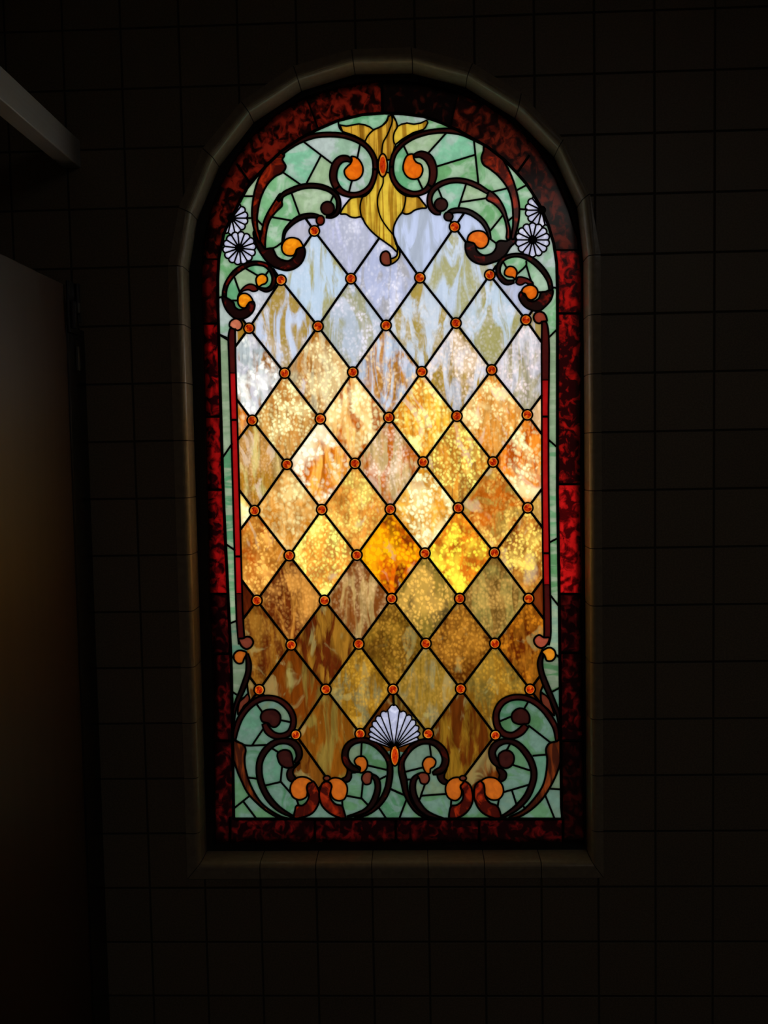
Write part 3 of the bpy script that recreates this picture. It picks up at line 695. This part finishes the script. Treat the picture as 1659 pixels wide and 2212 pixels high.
for s0 in range(len(CF)):
    if comp[s0] >= 0: continue
    st = [s0]; comp[s0] = len(regs); R = []
    while st:
        x = st.pop(); R.append(x); f = CF[x]
        for a, b in ((f[0], f[1]), (f[1], f[2]), (f[2], f[0])):
            k = tuple(sorted((a, b)))
            if k in cons: continue
            el = math.hypot(*(XY[k[0]] - XY[k[1]])); short = el < 12.0
            if el < 3.3: continue          # a neck this narrow is closed by the leads on both sides
            for y in e2f[k]:
                if comp[y] < 0 and not (short and CLS[y] != CLS[x]): comp[y] = comp[s0]; st.append(y)
    regs.append(R)

for _ in range(4):                           # scraps cut off at the necks go back to the piece they touch most
    RA = [TA[R].sum() if R else 0 for R in regs]
    for ri in sorted(range(len(regs)), key=lambda q: RA[q]):
        if not regs[ri] or RA[ri] > 45: continue
        nb = {}
        for x in regs[ri]:
            f = CF[x]
            for a, b in ((f[0], f[1]), (f[1], f[2]), (f[2], f[0])):
                k = tuple(sorted((a, b)))
                if k in cons: continue
                for y in e2f[k]:
                    if comp[y] != ri: nb[comp[y]] = nb.get(comp[y], 0) + math.hypot(*(XY[a] - XY[b])) * (4 if CLS[x] == CLS[y] else 1)
        if not nb: continue
        t = max(nb, key=nb.get)
        for x in regs[ri]: comp[x] = t
        regs[t] = regs[t] + regs[ri]; regs[ri] = []
regs = [R for R in regs if R]
PANES = [  # x, y, base, second colour, share, hot colour, amount of painted light sparkle, sparkle size
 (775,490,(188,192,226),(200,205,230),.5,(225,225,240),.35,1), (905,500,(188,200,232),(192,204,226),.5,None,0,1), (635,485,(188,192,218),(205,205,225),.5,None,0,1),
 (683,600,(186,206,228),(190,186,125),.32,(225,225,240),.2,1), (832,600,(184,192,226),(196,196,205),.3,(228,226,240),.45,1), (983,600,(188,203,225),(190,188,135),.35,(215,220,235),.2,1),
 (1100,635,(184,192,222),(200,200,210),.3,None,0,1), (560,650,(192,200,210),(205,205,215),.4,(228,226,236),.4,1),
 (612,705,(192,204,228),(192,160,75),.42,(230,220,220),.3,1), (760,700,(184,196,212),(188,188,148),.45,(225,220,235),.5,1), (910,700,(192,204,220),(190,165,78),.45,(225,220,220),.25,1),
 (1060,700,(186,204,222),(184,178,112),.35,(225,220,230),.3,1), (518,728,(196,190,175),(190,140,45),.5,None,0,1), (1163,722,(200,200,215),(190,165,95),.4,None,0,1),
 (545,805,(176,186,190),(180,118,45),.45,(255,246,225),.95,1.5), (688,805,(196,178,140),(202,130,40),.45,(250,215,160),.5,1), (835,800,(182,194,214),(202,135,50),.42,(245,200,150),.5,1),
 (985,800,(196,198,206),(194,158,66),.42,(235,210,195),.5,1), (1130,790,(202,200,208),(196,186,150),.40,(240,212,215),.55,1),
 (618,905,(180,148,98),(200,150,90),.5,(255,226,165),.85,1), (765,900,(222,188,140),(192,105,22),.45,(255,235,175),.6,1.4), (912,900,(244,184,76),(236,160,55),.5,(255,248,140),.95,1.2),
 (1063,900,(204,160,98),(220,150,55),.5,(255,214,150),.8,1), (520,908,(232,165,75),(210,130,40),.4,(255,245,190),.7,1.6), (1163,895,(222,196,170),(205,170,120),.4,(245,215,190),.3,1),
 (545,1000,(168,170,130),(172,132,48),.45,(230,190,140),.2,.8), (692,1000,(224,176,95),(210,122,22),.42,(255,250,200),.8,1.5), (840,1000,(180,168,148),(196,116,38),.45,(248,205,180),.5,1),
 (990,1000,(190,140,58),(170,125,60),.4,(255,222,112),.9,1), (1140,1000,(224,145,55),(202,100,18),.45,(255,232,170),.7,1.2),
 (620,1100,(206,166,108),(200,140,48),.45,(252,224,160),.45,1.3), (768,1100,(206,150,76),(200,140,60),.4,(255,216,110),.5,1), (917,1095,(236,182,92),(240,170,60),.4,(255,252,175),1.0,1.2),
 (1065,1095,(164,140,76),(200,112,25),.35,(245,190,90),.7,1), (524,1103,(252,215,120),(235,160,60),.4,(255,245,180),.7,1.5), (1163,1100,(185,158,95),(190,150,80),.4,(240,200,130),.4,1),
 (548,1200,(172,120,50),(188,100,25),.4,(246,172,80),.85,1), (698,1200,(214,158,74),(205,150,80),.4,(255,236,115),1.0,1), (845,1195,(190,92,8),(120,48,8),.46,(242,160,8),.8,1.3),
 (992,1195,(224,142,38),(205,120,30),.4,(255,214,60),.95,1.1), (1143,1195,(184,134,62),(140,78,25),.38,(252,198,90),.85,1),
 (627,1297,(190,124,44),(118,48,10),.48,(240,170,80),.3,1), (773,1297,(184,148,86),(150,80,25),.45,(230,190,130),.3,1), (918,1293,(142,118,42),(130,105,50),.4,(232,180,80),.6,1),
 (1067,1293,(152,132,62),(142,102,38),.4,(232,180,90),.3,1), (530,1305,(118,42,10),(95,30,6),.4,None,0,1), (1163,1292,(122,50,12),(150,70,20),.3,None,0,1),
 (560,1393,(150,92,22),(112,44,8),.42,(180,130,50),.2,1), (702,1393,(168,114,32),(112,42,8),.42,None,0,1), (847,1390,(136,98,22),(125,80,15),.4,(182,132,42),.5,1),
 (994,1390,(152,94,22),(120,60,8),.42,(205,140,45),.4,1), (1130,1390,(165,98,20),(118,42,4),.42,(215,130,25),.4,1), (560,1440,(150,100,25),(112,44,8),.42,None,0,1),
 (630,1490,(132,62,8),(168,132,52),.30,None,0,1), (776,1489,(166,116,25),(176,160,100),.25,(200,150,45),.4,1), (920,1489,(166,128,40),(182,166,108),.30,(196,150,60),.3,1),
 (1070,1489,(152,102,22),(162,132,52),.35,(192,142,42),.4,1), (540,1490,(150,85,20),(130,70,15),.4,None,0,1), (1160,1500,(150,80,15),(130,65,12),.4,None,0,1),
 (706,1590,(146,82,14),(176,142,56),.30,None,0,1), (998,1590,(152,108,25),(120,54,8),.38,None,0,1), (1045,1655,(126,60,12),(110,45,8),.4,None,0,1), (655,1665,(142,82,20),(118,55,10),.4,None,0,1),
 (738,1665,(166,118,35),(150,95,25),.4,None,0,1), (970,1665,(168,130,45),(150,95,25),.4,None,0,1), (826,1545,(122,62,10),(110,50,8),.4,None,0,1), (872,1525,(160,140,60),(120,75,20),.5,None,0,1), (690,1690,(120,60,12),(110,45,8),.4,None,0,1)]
PX_ = np.array([[p[0], p[1]] for p in PANES], float)
rng = random.Random(5); PN = [0]
def pane_mat(c):
    i = int(np.argmin(((PX_ - c) ** 2).sum(1))); p = PANES[i]
    th = 0.62 - 0.26 * p[4]
    rot = rng.uniform(-0.25, 0.25)
    x, y = c
    pale = None
    if 740 < y < 1260: pale = ((205, 200, 214) if y < 880 else (226, 206, 184) if y < 1050 else (212, 190, 150), 0.7 if y < 900 else 0.5)
    elif y >= 1380: pale = ((176, 166, 100), 0.35)
    if pale and y < 1300 and rng.random() < 0.35: pale = None
    st = (26, 26, 7.5) if (y < 1040 or y > 1240) else (17, 17, 13)
    PN[0] += 1
    def warm(v): return (min(250, v[0] * 1.10), v[1] * 0.99, v[2] * 0.74) if 850 < y < 1250 else v  # sunlit middle zone put into the colour as a warm boost
    hot = tuple(min(255, v * 1.10) for v in p[5]) if p[5] and 750 < y < 1250 else p[5]  # bright sun burn of the middle rows painted stronger
    dk = (1.07 if 780 < y else 1.0) if y < 1250 else (0.94 if y < 1350 else 0.87 if y < 1440 else 0.82)  # brighter middle, weaker daylight below: both put into the colour
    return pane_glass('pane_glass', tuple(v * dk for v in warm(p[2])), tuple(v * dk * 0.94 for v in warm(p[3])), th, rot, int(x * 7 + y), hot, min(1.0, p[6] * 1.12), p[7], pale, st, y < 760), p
GREENS = [((112, 166, 118), (155, 182, 158)), ((98, 152, 100), (145, 175, 146)), ((116, 174, 142), (152, 178, 164)), ((136, 168, 144), (166, 180, 176)), ((92, 154, 110), (132, 176, 144)), ((142, 168, 132), (160, 180, 152))]
def green_mat(c):
    x, y = c; k = rng.choice([0, 0, 1, 2, 3, 4, 5]); a, b = GREENS[k]
    f = 1.0 if y < 700 else (0.88 if y < 1380 else 0.68)  # weaker outside light lower down, put into the green itself
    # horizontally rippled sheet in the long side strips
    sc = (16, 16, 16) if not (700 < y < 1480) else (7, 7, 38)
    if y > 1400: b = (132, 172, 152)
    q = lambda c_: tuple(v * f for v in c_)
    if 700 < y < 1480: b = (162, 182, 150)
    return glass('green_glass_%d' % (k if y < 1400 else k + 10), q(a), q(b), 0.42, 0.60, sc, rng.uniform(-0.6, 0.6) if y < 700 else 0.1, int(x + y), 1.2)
def basic(k, c=(0, 0)):
    s_ = int(c[0]) % 5
    if k == 'yellow': return glass('streaky_yellow_glass', (196, 152, 48), (128, 86, 16), .44, .58, (80, 80, 3), 0.0, 11 + s_, .4) if s_ % 2 else glass('streaky_yellow_glass', (206, 174, 56), (150, 108, 24), .48, .60, (70, 70, 3), 0.0, 11 + s_, .4)
    if k == 'petal': return glass('pearl_petal_glass', (190, 192, 222), (222, 224, 242), .45, .65, (50, 50, 50), 0, s_)
    if k == 'shellglass': return glass('pearl_shell_glass', (172, 176, 205), (195, 198, 222), .45, .65, (50, 50, 50), 0, s_)
    if k == 'orange': return glass('amber_glass', (222, 126, 14), (235, 150, 20), .4, .7, (60, 60, 60))
    if k == 'orange2': return glass('amber_glass', (215, 135, 30), (200, 120, 20), .4, .7, (60, 60, 60))
    if k == 'orangedk': return glass('orange_glass', (206, 92, 12), (214, 104, 14), .4, .7, (60, 60, 60))
    if k == 'orangelo': return glass('dull_orange_glass', (164, 82, 22), (172, 86, 20), .4, .7, (60, 60, 60))  # own duller orange, lowered further for weak outside light at the foot
    if k == 'copper': return glass('copper_glass', (188, 104, 76), (196, 112, 84), .4, .7, (60, 60, 60))
    if k == 'copperrd': return glass('copper_red_glass', (132, 50, 34), (138, 54, 36), .4, .7, (60, 60, 60))
    if k == 'copperrd2': return glass('copper_rose_glass', (150, 66, 46), (166, 78, 58), .4, .7, (10, 10, 90))
    if k == 'copperdk2': return glass('dark_copper_glass', (112, 50, 34), (100, 44, 32), .4, .7, (60, 60, 60))
    if k == 'copperdk': return glass('dark_copper_glass', (98, 44, 30), (88, 36, 22), .4, .7, (60, 60, 60))
    if k == 'copperred': return glass('red_brown_glass', (92, 24, 14), (110, 34, 18), .4, .7, (60, 60, 60))
    if k == 'browndk': return glass('dark_brown_glass', (46, 17, 14), (38, 13, 12), .4, .7, (40, 40, 40))
    if k == 'br': return glass('maroon_scroll_glass', (56, 17, 13), (36, 11, 9), .4, .6, (10, 10, 10))
    if k == 'brr': return glass('maroon_scroll_glass', (96, 26, 18), (80, 20, 14), .4, .6, (10, 10, 10))
    if k == 'dk': return glass('blackened_scroll_glass', (20, 9, 8), (28, 11, 10), .4, .6, (10, 10, 10))
    if k == 'rd': return glass('mottled_red_glass', (22, 7, 6), (104, 18, 10), .54, .72, (26, 26, 26), 0, 4 + s_)
    if k == 'rdk': return glass('mottled_red_glass', (22, 9, 7), (70, 14, 8), .52, .72, (26, 26, 26), 0, 4 + s_)
    if k == 'rdb': return glass('flame_red_glass', (52, 10, 6), (136, 34, 10), .46, .68, (24, 24, 24), 0, 14 + s_)
    if k == 'rdw': return glass('walnut_glass', (48, 18, 9), (108, 46, 16), .46, .68, (50, 50, 9), 0, 24 + s_)
    if k == 'bar':
        y = c[1]
        return glass('ruby_bar_glass', (150, 12, 14), (158, 14, 16), .4, .6, (9, 9, 9)) if 806 < y < 1282 else glass('maroon_bar_glass', (58, 12, 12), (66, 14, 12), .4, .6, (9, 9, 9))
def red_mat(c):
    x, y = c
    if y > 1755: A, B = (9, 2, 2), (50, 11, 6)  # dim outside light along the foot painted into the ruby
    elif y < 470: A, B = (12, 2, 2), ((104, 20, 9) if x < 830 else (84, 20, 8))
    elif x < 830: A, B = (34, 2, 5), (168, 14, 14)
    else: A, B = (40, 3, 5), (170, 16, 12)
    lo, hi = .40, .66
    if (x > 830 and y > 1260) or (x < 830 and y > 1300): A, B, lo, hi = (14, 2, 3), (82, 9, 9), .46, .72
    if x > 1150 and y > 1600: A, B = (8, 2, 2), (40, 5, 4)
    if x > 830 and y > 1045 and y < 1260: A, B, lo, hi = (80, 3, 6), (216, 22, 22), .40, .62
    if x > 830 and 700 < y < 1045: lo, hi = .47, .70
    if 825 < x < 985 and y < 300: A, B, lo, hi = (5, 2, 2), (44, 10, 5), .5, .75  # outside shading at the crown's right painted as near black ruby
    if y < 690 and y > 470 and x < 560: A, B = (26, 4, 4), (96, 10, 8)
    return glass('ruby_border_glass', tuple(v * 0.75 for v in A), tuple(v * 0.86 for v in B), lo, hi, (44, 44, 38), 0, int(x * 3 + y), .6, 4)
OVERRIDE = [(745, 432.5, 'lavender'), (915, 428, 'lavender')]

# ---------------------------------------------------------------- build the window
root = bpy.data.objects.new('stained_glass_window', None); COL.objects.link(root); root.location = ROOT_W
root['kind'] = 'thing'
tag(root, 'tall arched stained glass window with diamond lattice, green scrolls and ruby border', 'stained glass window')
def sweep(P, c, w_, mb, hgt=0.0026, dz=0.0):
    """a lead came: low rounded strip over both faces of the glass"""
    P = np.array(P, float)
    keep = [0]                                  # thin out straight stretches
    for k in range(1, len(P) - 1):
        a, b, d = P[keep[-1]], P[k], P[k + 1]
        u, v = b - a, d - b
        cr = abs(u[0] * v[1] - u[1] * v[0]) / (np.linalg.norm(u) * np.linalg.norm(v) + 1e-9)
        if cr > 0.035 or np.linalg.norm(u) > 60: keep.append(k)
    if not c or True: keep.append(len(P) - 1)
    P = P[keep]
    if c and np.linalg.norm(P[0] - P[-1]) < 1e-6: P = P[:-1]
    n = len(P)
    if n < 2: return
    if c: t = np.roll(P, -1, 0) - np.roll(P, 1, 0)
    else:
        t = np.zeros_like(P); t[0] = P[1] - P[0]; t[-1] = P[-1] - P[-2]
        if n > 2:
            a = P[1:-1] - P[:-2]; b = P[2:] - P[1:-1]
            a /= np.linalg.norm(a, axis=1)[:, None] + 1e-9; b /= np.linalg.norm(b, axis=1)[:, None] + 1e-9; t[1:-1] = a + b
        t0 = t[0] / (np.linalg.norm(t[0]) + 1e-9); t1 = t[-1] / (np.linalg.norm(t[-1]) + 1e-9)
        P = P.copy(); P[0] -= t0 * 0.6; P[-1] += t1 * 0.6
    t /= np.linalg.norm(t, axis=1)[:, None] + 1e-9
    nn = np.stack([-t[:, 1], t[:, 0]], 1)
    prof = [(-.5, -.0002), (-.40, -.7 * hgt), (-.18, -hgt), (.18, -hgt), (.40, -.7 * hgt), (.5, -.0002), (.5, .0032), (.2, .0046), (-.2, .0046), (-.5, .0032)]
    m = len(prof); vs_ = []
    for k in range(n):
        for (a, d) in prof:
            q = P[k] + nn[k] * a * w_; vs_.append(px3(q, d + dz if d < 0 else d))
    fs = []
    for k in range(n if c else n - 1):
        k2 = (k + 1) % n
        for j in range(m):
            j2 = (j + 1) % m; fs.append((k * m + j, k * m + j2, k2 * m + j2, k2 * m + j))
    if not c: fs += [tuple(range(m - 1, -1, -1)), tuple((n - 1) * m + j for j in range(m))]
    mb.add(vs_, fs, 0)
GNAME = {'lattice': ('lattice_leading', 'black lead lattice holding the diamond panes'),
         'ul': ('scroll_ornament', 'green and maroon scrollwork filling the left shoulder of the arch'), 'ur': ('scroll_ornament', 'green and maroon scrollwork filling the right shoulder of the arch'),
         'll': ('scroll_ornament', 'maroon scrolls on green glass in the bottom left corner'), 'lr': ('scroll_ornament', 'maroon scrolls on green glass in the bottom right corner'),
         'lc': ('scroll_ornament', 'pair of facing scrolls under the pearl shell'),
         'strip_l': ('side_strip', 'narrow green strip with ruby bar on the left side'), 'strip_r': ('side_strip', 'narrow green strip with ruby bar on the right side'),
         'leaf': ('acanthus_leaf', 'streaky yellow twisting leaf at the crown of the arch'), 'shell': ('shell_ornament', 'pearl white fan shell at the foot of the lattice'),
         'ros1': ('rosette', 'half hidden white rosette above the full one, left side'), 'ros2': ('rosette', 'full white rosette on the left side'),
         'ros3': ('rosette', 'half hidden white rosette above the full one, right side'), 'ros4': ('rosette', 'full white rosette on the right side'),
         'border': ('border', 'mottled ruby glass border following the arch, outside shade painted into its dark pieces'), 'oval1': ('oval_setting', None), 'oval2': ('oval_setting', None)}
GMB = {g: MB() for g in GNAME}
for ri, (P, c, w_, g) in enumerate(RUNS): sweep(P, c, w_, GMB[g], dz=-0.00001 * (ri % 40))
for (x, y, r_, g) in HUBS:
    P = [q for q in circ(x, y, r_, n=20)]
    ins = inside(P, OUTLINE)
    P = [tuple(np.array(q) if k else np.array(q)) for q, k in zip(P, ins)]
    top = [px3((x + (q[0] - x) * .6, y + (q[1] - y) * .6), -0.0042) for q in P]; mid = [px3(q, -0.0024) for q in P]; bot = [px3(q, .0032) for q in P]
    n = len(P)
    GMB[g].add(top + mid + bot, [tuple(range(n - 1, -1, -1))] + [(k, (k + 1) % n, n + (k + 1) % n, n + k) for k in range(n)] + [(n + k, n + (k + 1) % n, 2 * n + (k + 1) % n, 2 * n + k) for k in range(n)])
for R in regs:
    tot = TA[R].sum()
    if tot < 10 and (TA[R] * inB[R]).sum() > 0.5 * tot: slab(CV, [tuple(CF[i]) for i in R], lambda p, d: px3((p[0], p[1]), d), -0.0012, 0.003, GMB['border'])
GO_ = {}
for g, (nm, lb) in GNAME.items():
    o = GMB[g].build(nm, LEAD, root)
    if lb: o['label'] = lb
    GO_[g] = o

def piece(name, F, mat, parent, d0=0.0):
    mb = MB(); slab(CV, F, lambda p, d: px3((p[0], p[1]), d), d0, 0.003, mb, 0, 1, 1)
    return mb.build(name, [mat, CLEAR], parent)
NAMES = {'yellow': 'leaf_glass', 'petal': 'petal', 'shellglass': 'shell_rib', 'bar': 'bar_glass'}
count = {}
for R in regs:
    R = np.array(R); A = TA[R]; tot = A.sum()
    if tot < 10: continue
    if (A * inB[R]).sum() < 0.5 * tot: continue
    c = (TC[R] * A[:, None]).sum(0) / tot
    ow, wt = {}, 0
    for k, a in zip(owner[R], A): ow[k] = ow.get(k, 0) + a
    k = max(ow, key=ow.get)
    x, y = c
    F = [tuple(CF[i]) for i in R]
    f_in = (A * inF[R]).sum() / tot; o_in = (A * inO[R]).sum() / tot
    rr = next((ov for ov in OVERRIDE if inside([(ov[0], ov[1])], XY[TRI[R[np.argmin(((TC[R] - np.array(ov[:2])) ** 2).sum(1))]]])[0]), None)
    if rr is not None:
        piece('pale_glass', F, glass('lavender_glass', (196, 196, 220), (205, 205, 225)), GO_['leaf']); continue
    if k >= 0:
        s = SH[k]
        if s['mat'] in ('jewel', 'oval'): continue
        g = s['g']; m_ = basic(s['mat'], c)
        nm = NAMES.get(s['mat'], 'roundel' if s['mat'].startswith(('orange', 'copper', 'browndk')) else 'scroll_glass')
        piece(nm, F, m_, GO_[g]); key = nm
    elif o_in < 0.5:
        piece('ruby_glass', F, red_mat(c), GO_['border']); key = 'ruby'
    elif f_in > 0.5:
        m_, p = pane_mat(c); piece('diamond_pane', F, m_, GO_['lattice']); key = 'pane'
    else:
        if y < 420 and 728 < x < 930 and y < 290: g = 'leaf'
        elif y < 715: g = 'ul' if x < 830 else 'ur'
        elif y < 1415: g = 'strip_l' if x < 830 else 'strip_r'
        elif x < 690: g = 'll'
        elif x > 1020: g = 'lr'
        else: g = 'lc'
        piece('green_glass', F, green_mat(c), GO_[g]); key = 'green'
    count[key] = count.get(key, 0) + 1
print('PIECES', count, 'runs', len(RUNS))

# --- jewels: faceted domes
def jewel_mat(name, c1, c2):
    m, nt, out = new_mat(name)
    tr = nt.nodes.new('ShaderNodeBsdfTranslucent'); tr.inputs[0].default_value = glin(c1)
    rf = nt.nodes.new('ShaderNodeBsdfRefraction'); rf.inputs[0].default_value = glin(c2); rf.inputs['IOR'].default_value = 1.45; rf.inputs['Roughness'].default_value = 0.05
    gl = nt.nodes.new('ShaderNodeBsdfGlossy'); gl.inputs['Roughness'].default_value = 0.1
    mx = nt.nodes.new('ShaderNodeMixShader'); mx.inputs[0].default_value = 0.5
    nt.links.new(tr.outputs[0], mx.inputs[1]); nt.links.new(rf.outputs[0], mx.inputs[2])
    m2 = nt.nodes.new('ShaderNodeMixShader'); m2.inputs[0].default_value = 0.04
    nt.links.new(mx.outputs[0], m2.inputs[1]); nt.links.new(gl.outputs[0], m2.inputs[2]); nt.links.new(m2.outputs[0], out.inputs[0])
    return m
JM = [jewel_mat('facet_jewel_glass', (214, 84, 14), (255, 190, 60)), jewel_mat('facet_jewel_glass_dark', (170, 52, 12), (255, 170, 50))]
RIMM = glass('jewel_rim_glass', (206, 96, 18), (236, 150, 50), .4, .6, (60, 60, 60))
FACM = [glass('jewel_facet_glass', a, b, .4, .6, (50, 50, 50)) for a, b in (((196, 50, 6), (206, 60, 8)), ((150, 26, 4), (162, 32, 6)), ((230, 96, 16), (238, 116, 24)))]  # facet shading put into colour: base, dark and bright copies
def dome(name, x, y, rx, ry, parent, facets, h=0.0038, seed=0, lo=False):
    """cut glass jewel: outer rim, ring of facets, six sided crown"""
    rd = random.Random(seed); n = 24 if facets else 28
    ang0 = rd.uniform(0, 1)
    rings = [(1.0, 0.0), (0.93, -0.0012), (0.78, -0.0026), (0.42, -h), (0.0, -h * 1.12)]
    vs_ = []
    for f, d in rings[:-1]:
        for k in range(n):
            a = 2 * math.pi * k / n
            rr_ = f
            if facets and f == 0.42: rr_ = f * (0.92 + 0.12 * abs(math.cos(3 * a + ang0)))
            vs_.append(px3((x + rx * rr_ * math.cos(a), y + ry * rr_ * math.sin(a)), d))
    vs_.append(px3((x, y), rings[-1][1])); top = len(vs_) - 1
    fs = []; mi = []
    for q in range(len(rings) - 2):
        for k in range(n):
            fs.append((q * n + k, q * n + (k + 1) % n, (q + 1) * n + (k + 1) % n, (q + 1) * n + k))
            mi.append(0 if q < 2 else 1)
    for k in range(n):
        fs.append(((len(rings) - 2) * n + k, (len(rings) - 2) * n + (k + 1) % n, top))
        mi.append(2 if (int((k + ang0 * 4) // 4) % 3 == 0) else 1)
    if facets:
        for q in range(len(mi)):
            if mi[q] == 1 and q >= 2 * n:
                sect = int(((q % n) + ang0 * 4) // 4) % 6
                mi[q] = (1, 2, 1, 3, 2, 1)[(sect + seed) % 6]
    b = len(vs_)
    for k in range(n):
        a = 2 * math.pi * k / n; vs_.append(px3((x + rx * math.cos(a), y + ry * math.sin(a)), 0.003))
    fs.append(tuple(b + k for k in range(n))); mi.append(4)
    for k in range(n): fs.append((k, b + k, b + (k + 1) % n, (k + 1) % n)); mi.append(4)
    fs = [f[::-1] for f in fs]
    return mesh_obj(name, vs_, fs, [RIMM, FACM[0], FACM[1], FACM[2], CLEAR], parent, mi)
for i, (x, y) in enumerate(alljew):
    r_ = 9.9
    if y > 1570 and (x < 700 or x > 1050): r_ = 9.3
    dome('glass_jewel', x, y, r_, r_, GO_['lattice'], True, seed=i)
for (x, y, rx, ry, g) in OVALS:
    o = dome('oval_cabochon', x, y, rx, ry, GO_[g], False, 0.0045)

# --- black frame that holds the panel, and its outer stop
def w2root(tx, ty, d): v = t2w(tx, ty, PD) - ROOT_W; return (v.x, d, v.z)
Bt = [tuple(unproj(p[0], p[1], PD)[:2]) for p in BORDER]
def grow(poly_, d):
    P = np.array(poly_); n = len(P); area = 0.5 * sum(P[i][0] * P[(i + 1) % n][1] - P[(i + 1) % n][0] * P[i][1] for i in range(n))
    t = np.roll(P, -1, 0) - np.roll(P, 1, 0); t /= np.linalg.norm(t, axis=1)[:, None] + 1e-9
    nn = np.stack([t[:, 1], -t[:, 0]], 1) * (1 if area > 0 else -1)
    return [tuple(q) for q in P + nn * d]
outer = grow(N_poly, 0.10)
def ring(inn, d0, d1, name, parent=root):
    V, F = fill_polys([outer, inn], lambda c: inside([c], outer)[0] and not inside([c], inn)[0])
    mb = MB(); slab(V, F, lambda p, d: w2root(p[0], p[1], d), d0, d1, mb)
    return mb.build(name, FRAME, parent)
o = ring(grow(Bt, -0.02), -0.014, 0.008, 'frame')
o2 = ring(grow(Bt, -0.12), 0.006, 0.030, 'outer_stop')

# ---------------------------------------------------------------- toilet partition on the left
def px_on_plane(x, y, tx):                   # where a sight line meets the plane at tile column tx
    d = np.array([(x - CX) / F_PX, (y - CY) / F_PX, 1.0]) @ RM
    t = (tx - CTX) / d[0]
    return CAMT + d * t
PXT = unproj(188, 1300, -0.3)[0]             # tile column of the partition face
top = px_on_plane(60, 575, PXT)
xf = t2w(PXT, 0, 0).x
ztop = t2w(0, top[1], 0).z
part = bpy.data.objects.new('toilet_partition', None); COL.objects.link(part); part.location = (xf, -1.2, 0.0)
part['kind'] = 'thing'
tag(part, 'brown wood-look toilet partition panel standing against the tiled wall, left of the window', 'partition')
def pb(name, mat, fn, label=None, par=part):
    m_ = MB(); fn(m_); o = m_.build(name, mat, par)
    if label: o['label'] = label
    return o
def rel(o): return o
yend = -0.10
pb('panel', WOOD, lambda m: m.bbox(-0.030, 0.0, -2.4 + 1.2, yend + 1.2 - 0.02, 0.0, ztop, 0.003, axis='y'))
pb('end_post', DKMET, lambda m: m.bbox(-0.034, 0.004, yend + 1.2 - 0.02, yend + 1.2 + 0.10, 0.0, ztop - 0.10, 0.003, axis='z'), 'dark metal post against the wall')
hz0 = t2w(0, px_on_plane(150, 720, PXT)[1], 0).z; hz1 = t2w(0, px_on_plane(150, 612, PXT)[1], 0).z
hy = px_on_plane(150, 650, PXT)[2] * T
def hinge(m):
    m.bbox(0.004, 0.012, hy + 1.2 - 0.035, hy + 1.2 + 0.03, hz0, hz1, 0.003, axis='z')
    m.bbox(0.012, 0.024, hy + 1.2 - 0.03, hy + 1.2 - 0.014, hz0 + 0.01, hz1 - 0.05, 0.004, axis='z')
    m.bbox(0.012, 0.022, hy + 1.2 + 0.008, hy + 1.2 + 0.022, hz0 + 0.03, hz1, 0.004, axis='z')
hg = pb('hinge', DKMET, hinge, 'dark metal hinge bracket')
pb('hinge_pin', STEEL, lambda m: m.bbox(0.012, 0.026, hy + 1.2 - 0.008, hy + 1.2 + 0.004, hz0 + 0.05, hz0 + 0.075, 0.002, axis='z'), 'bright steel pin', hg)
pb('wall_clip', STEEL, lambda m: m.bbox(0.004, 0.012, yend + 1.2 + 0.028, yend + 1.2 + 0.040, hz0 - 0.09, hz0 - 0.03, 0.002, axis='z'))
# head rail high above, square aluminium tube running from the wall towards the room
ra = unproj(150, 292, -0.25); rb = unproj(163, 353, -0.25)
rz1 = t2w(0, ra[1], 0).z; rz0 = t2w(0, rb[1], 0).z; rx = t2w(rb[0], 0, 0).x
m_ = MB(); m_.bbox(rx - 0.045, rx, -2.3, 0.0, rz0, rz1, 0.003, axis='y')
o = m_.build('head_rail', ALU); tag(o, 'grey metal head rail running to the tiled wall above the brown partition', 'rail')
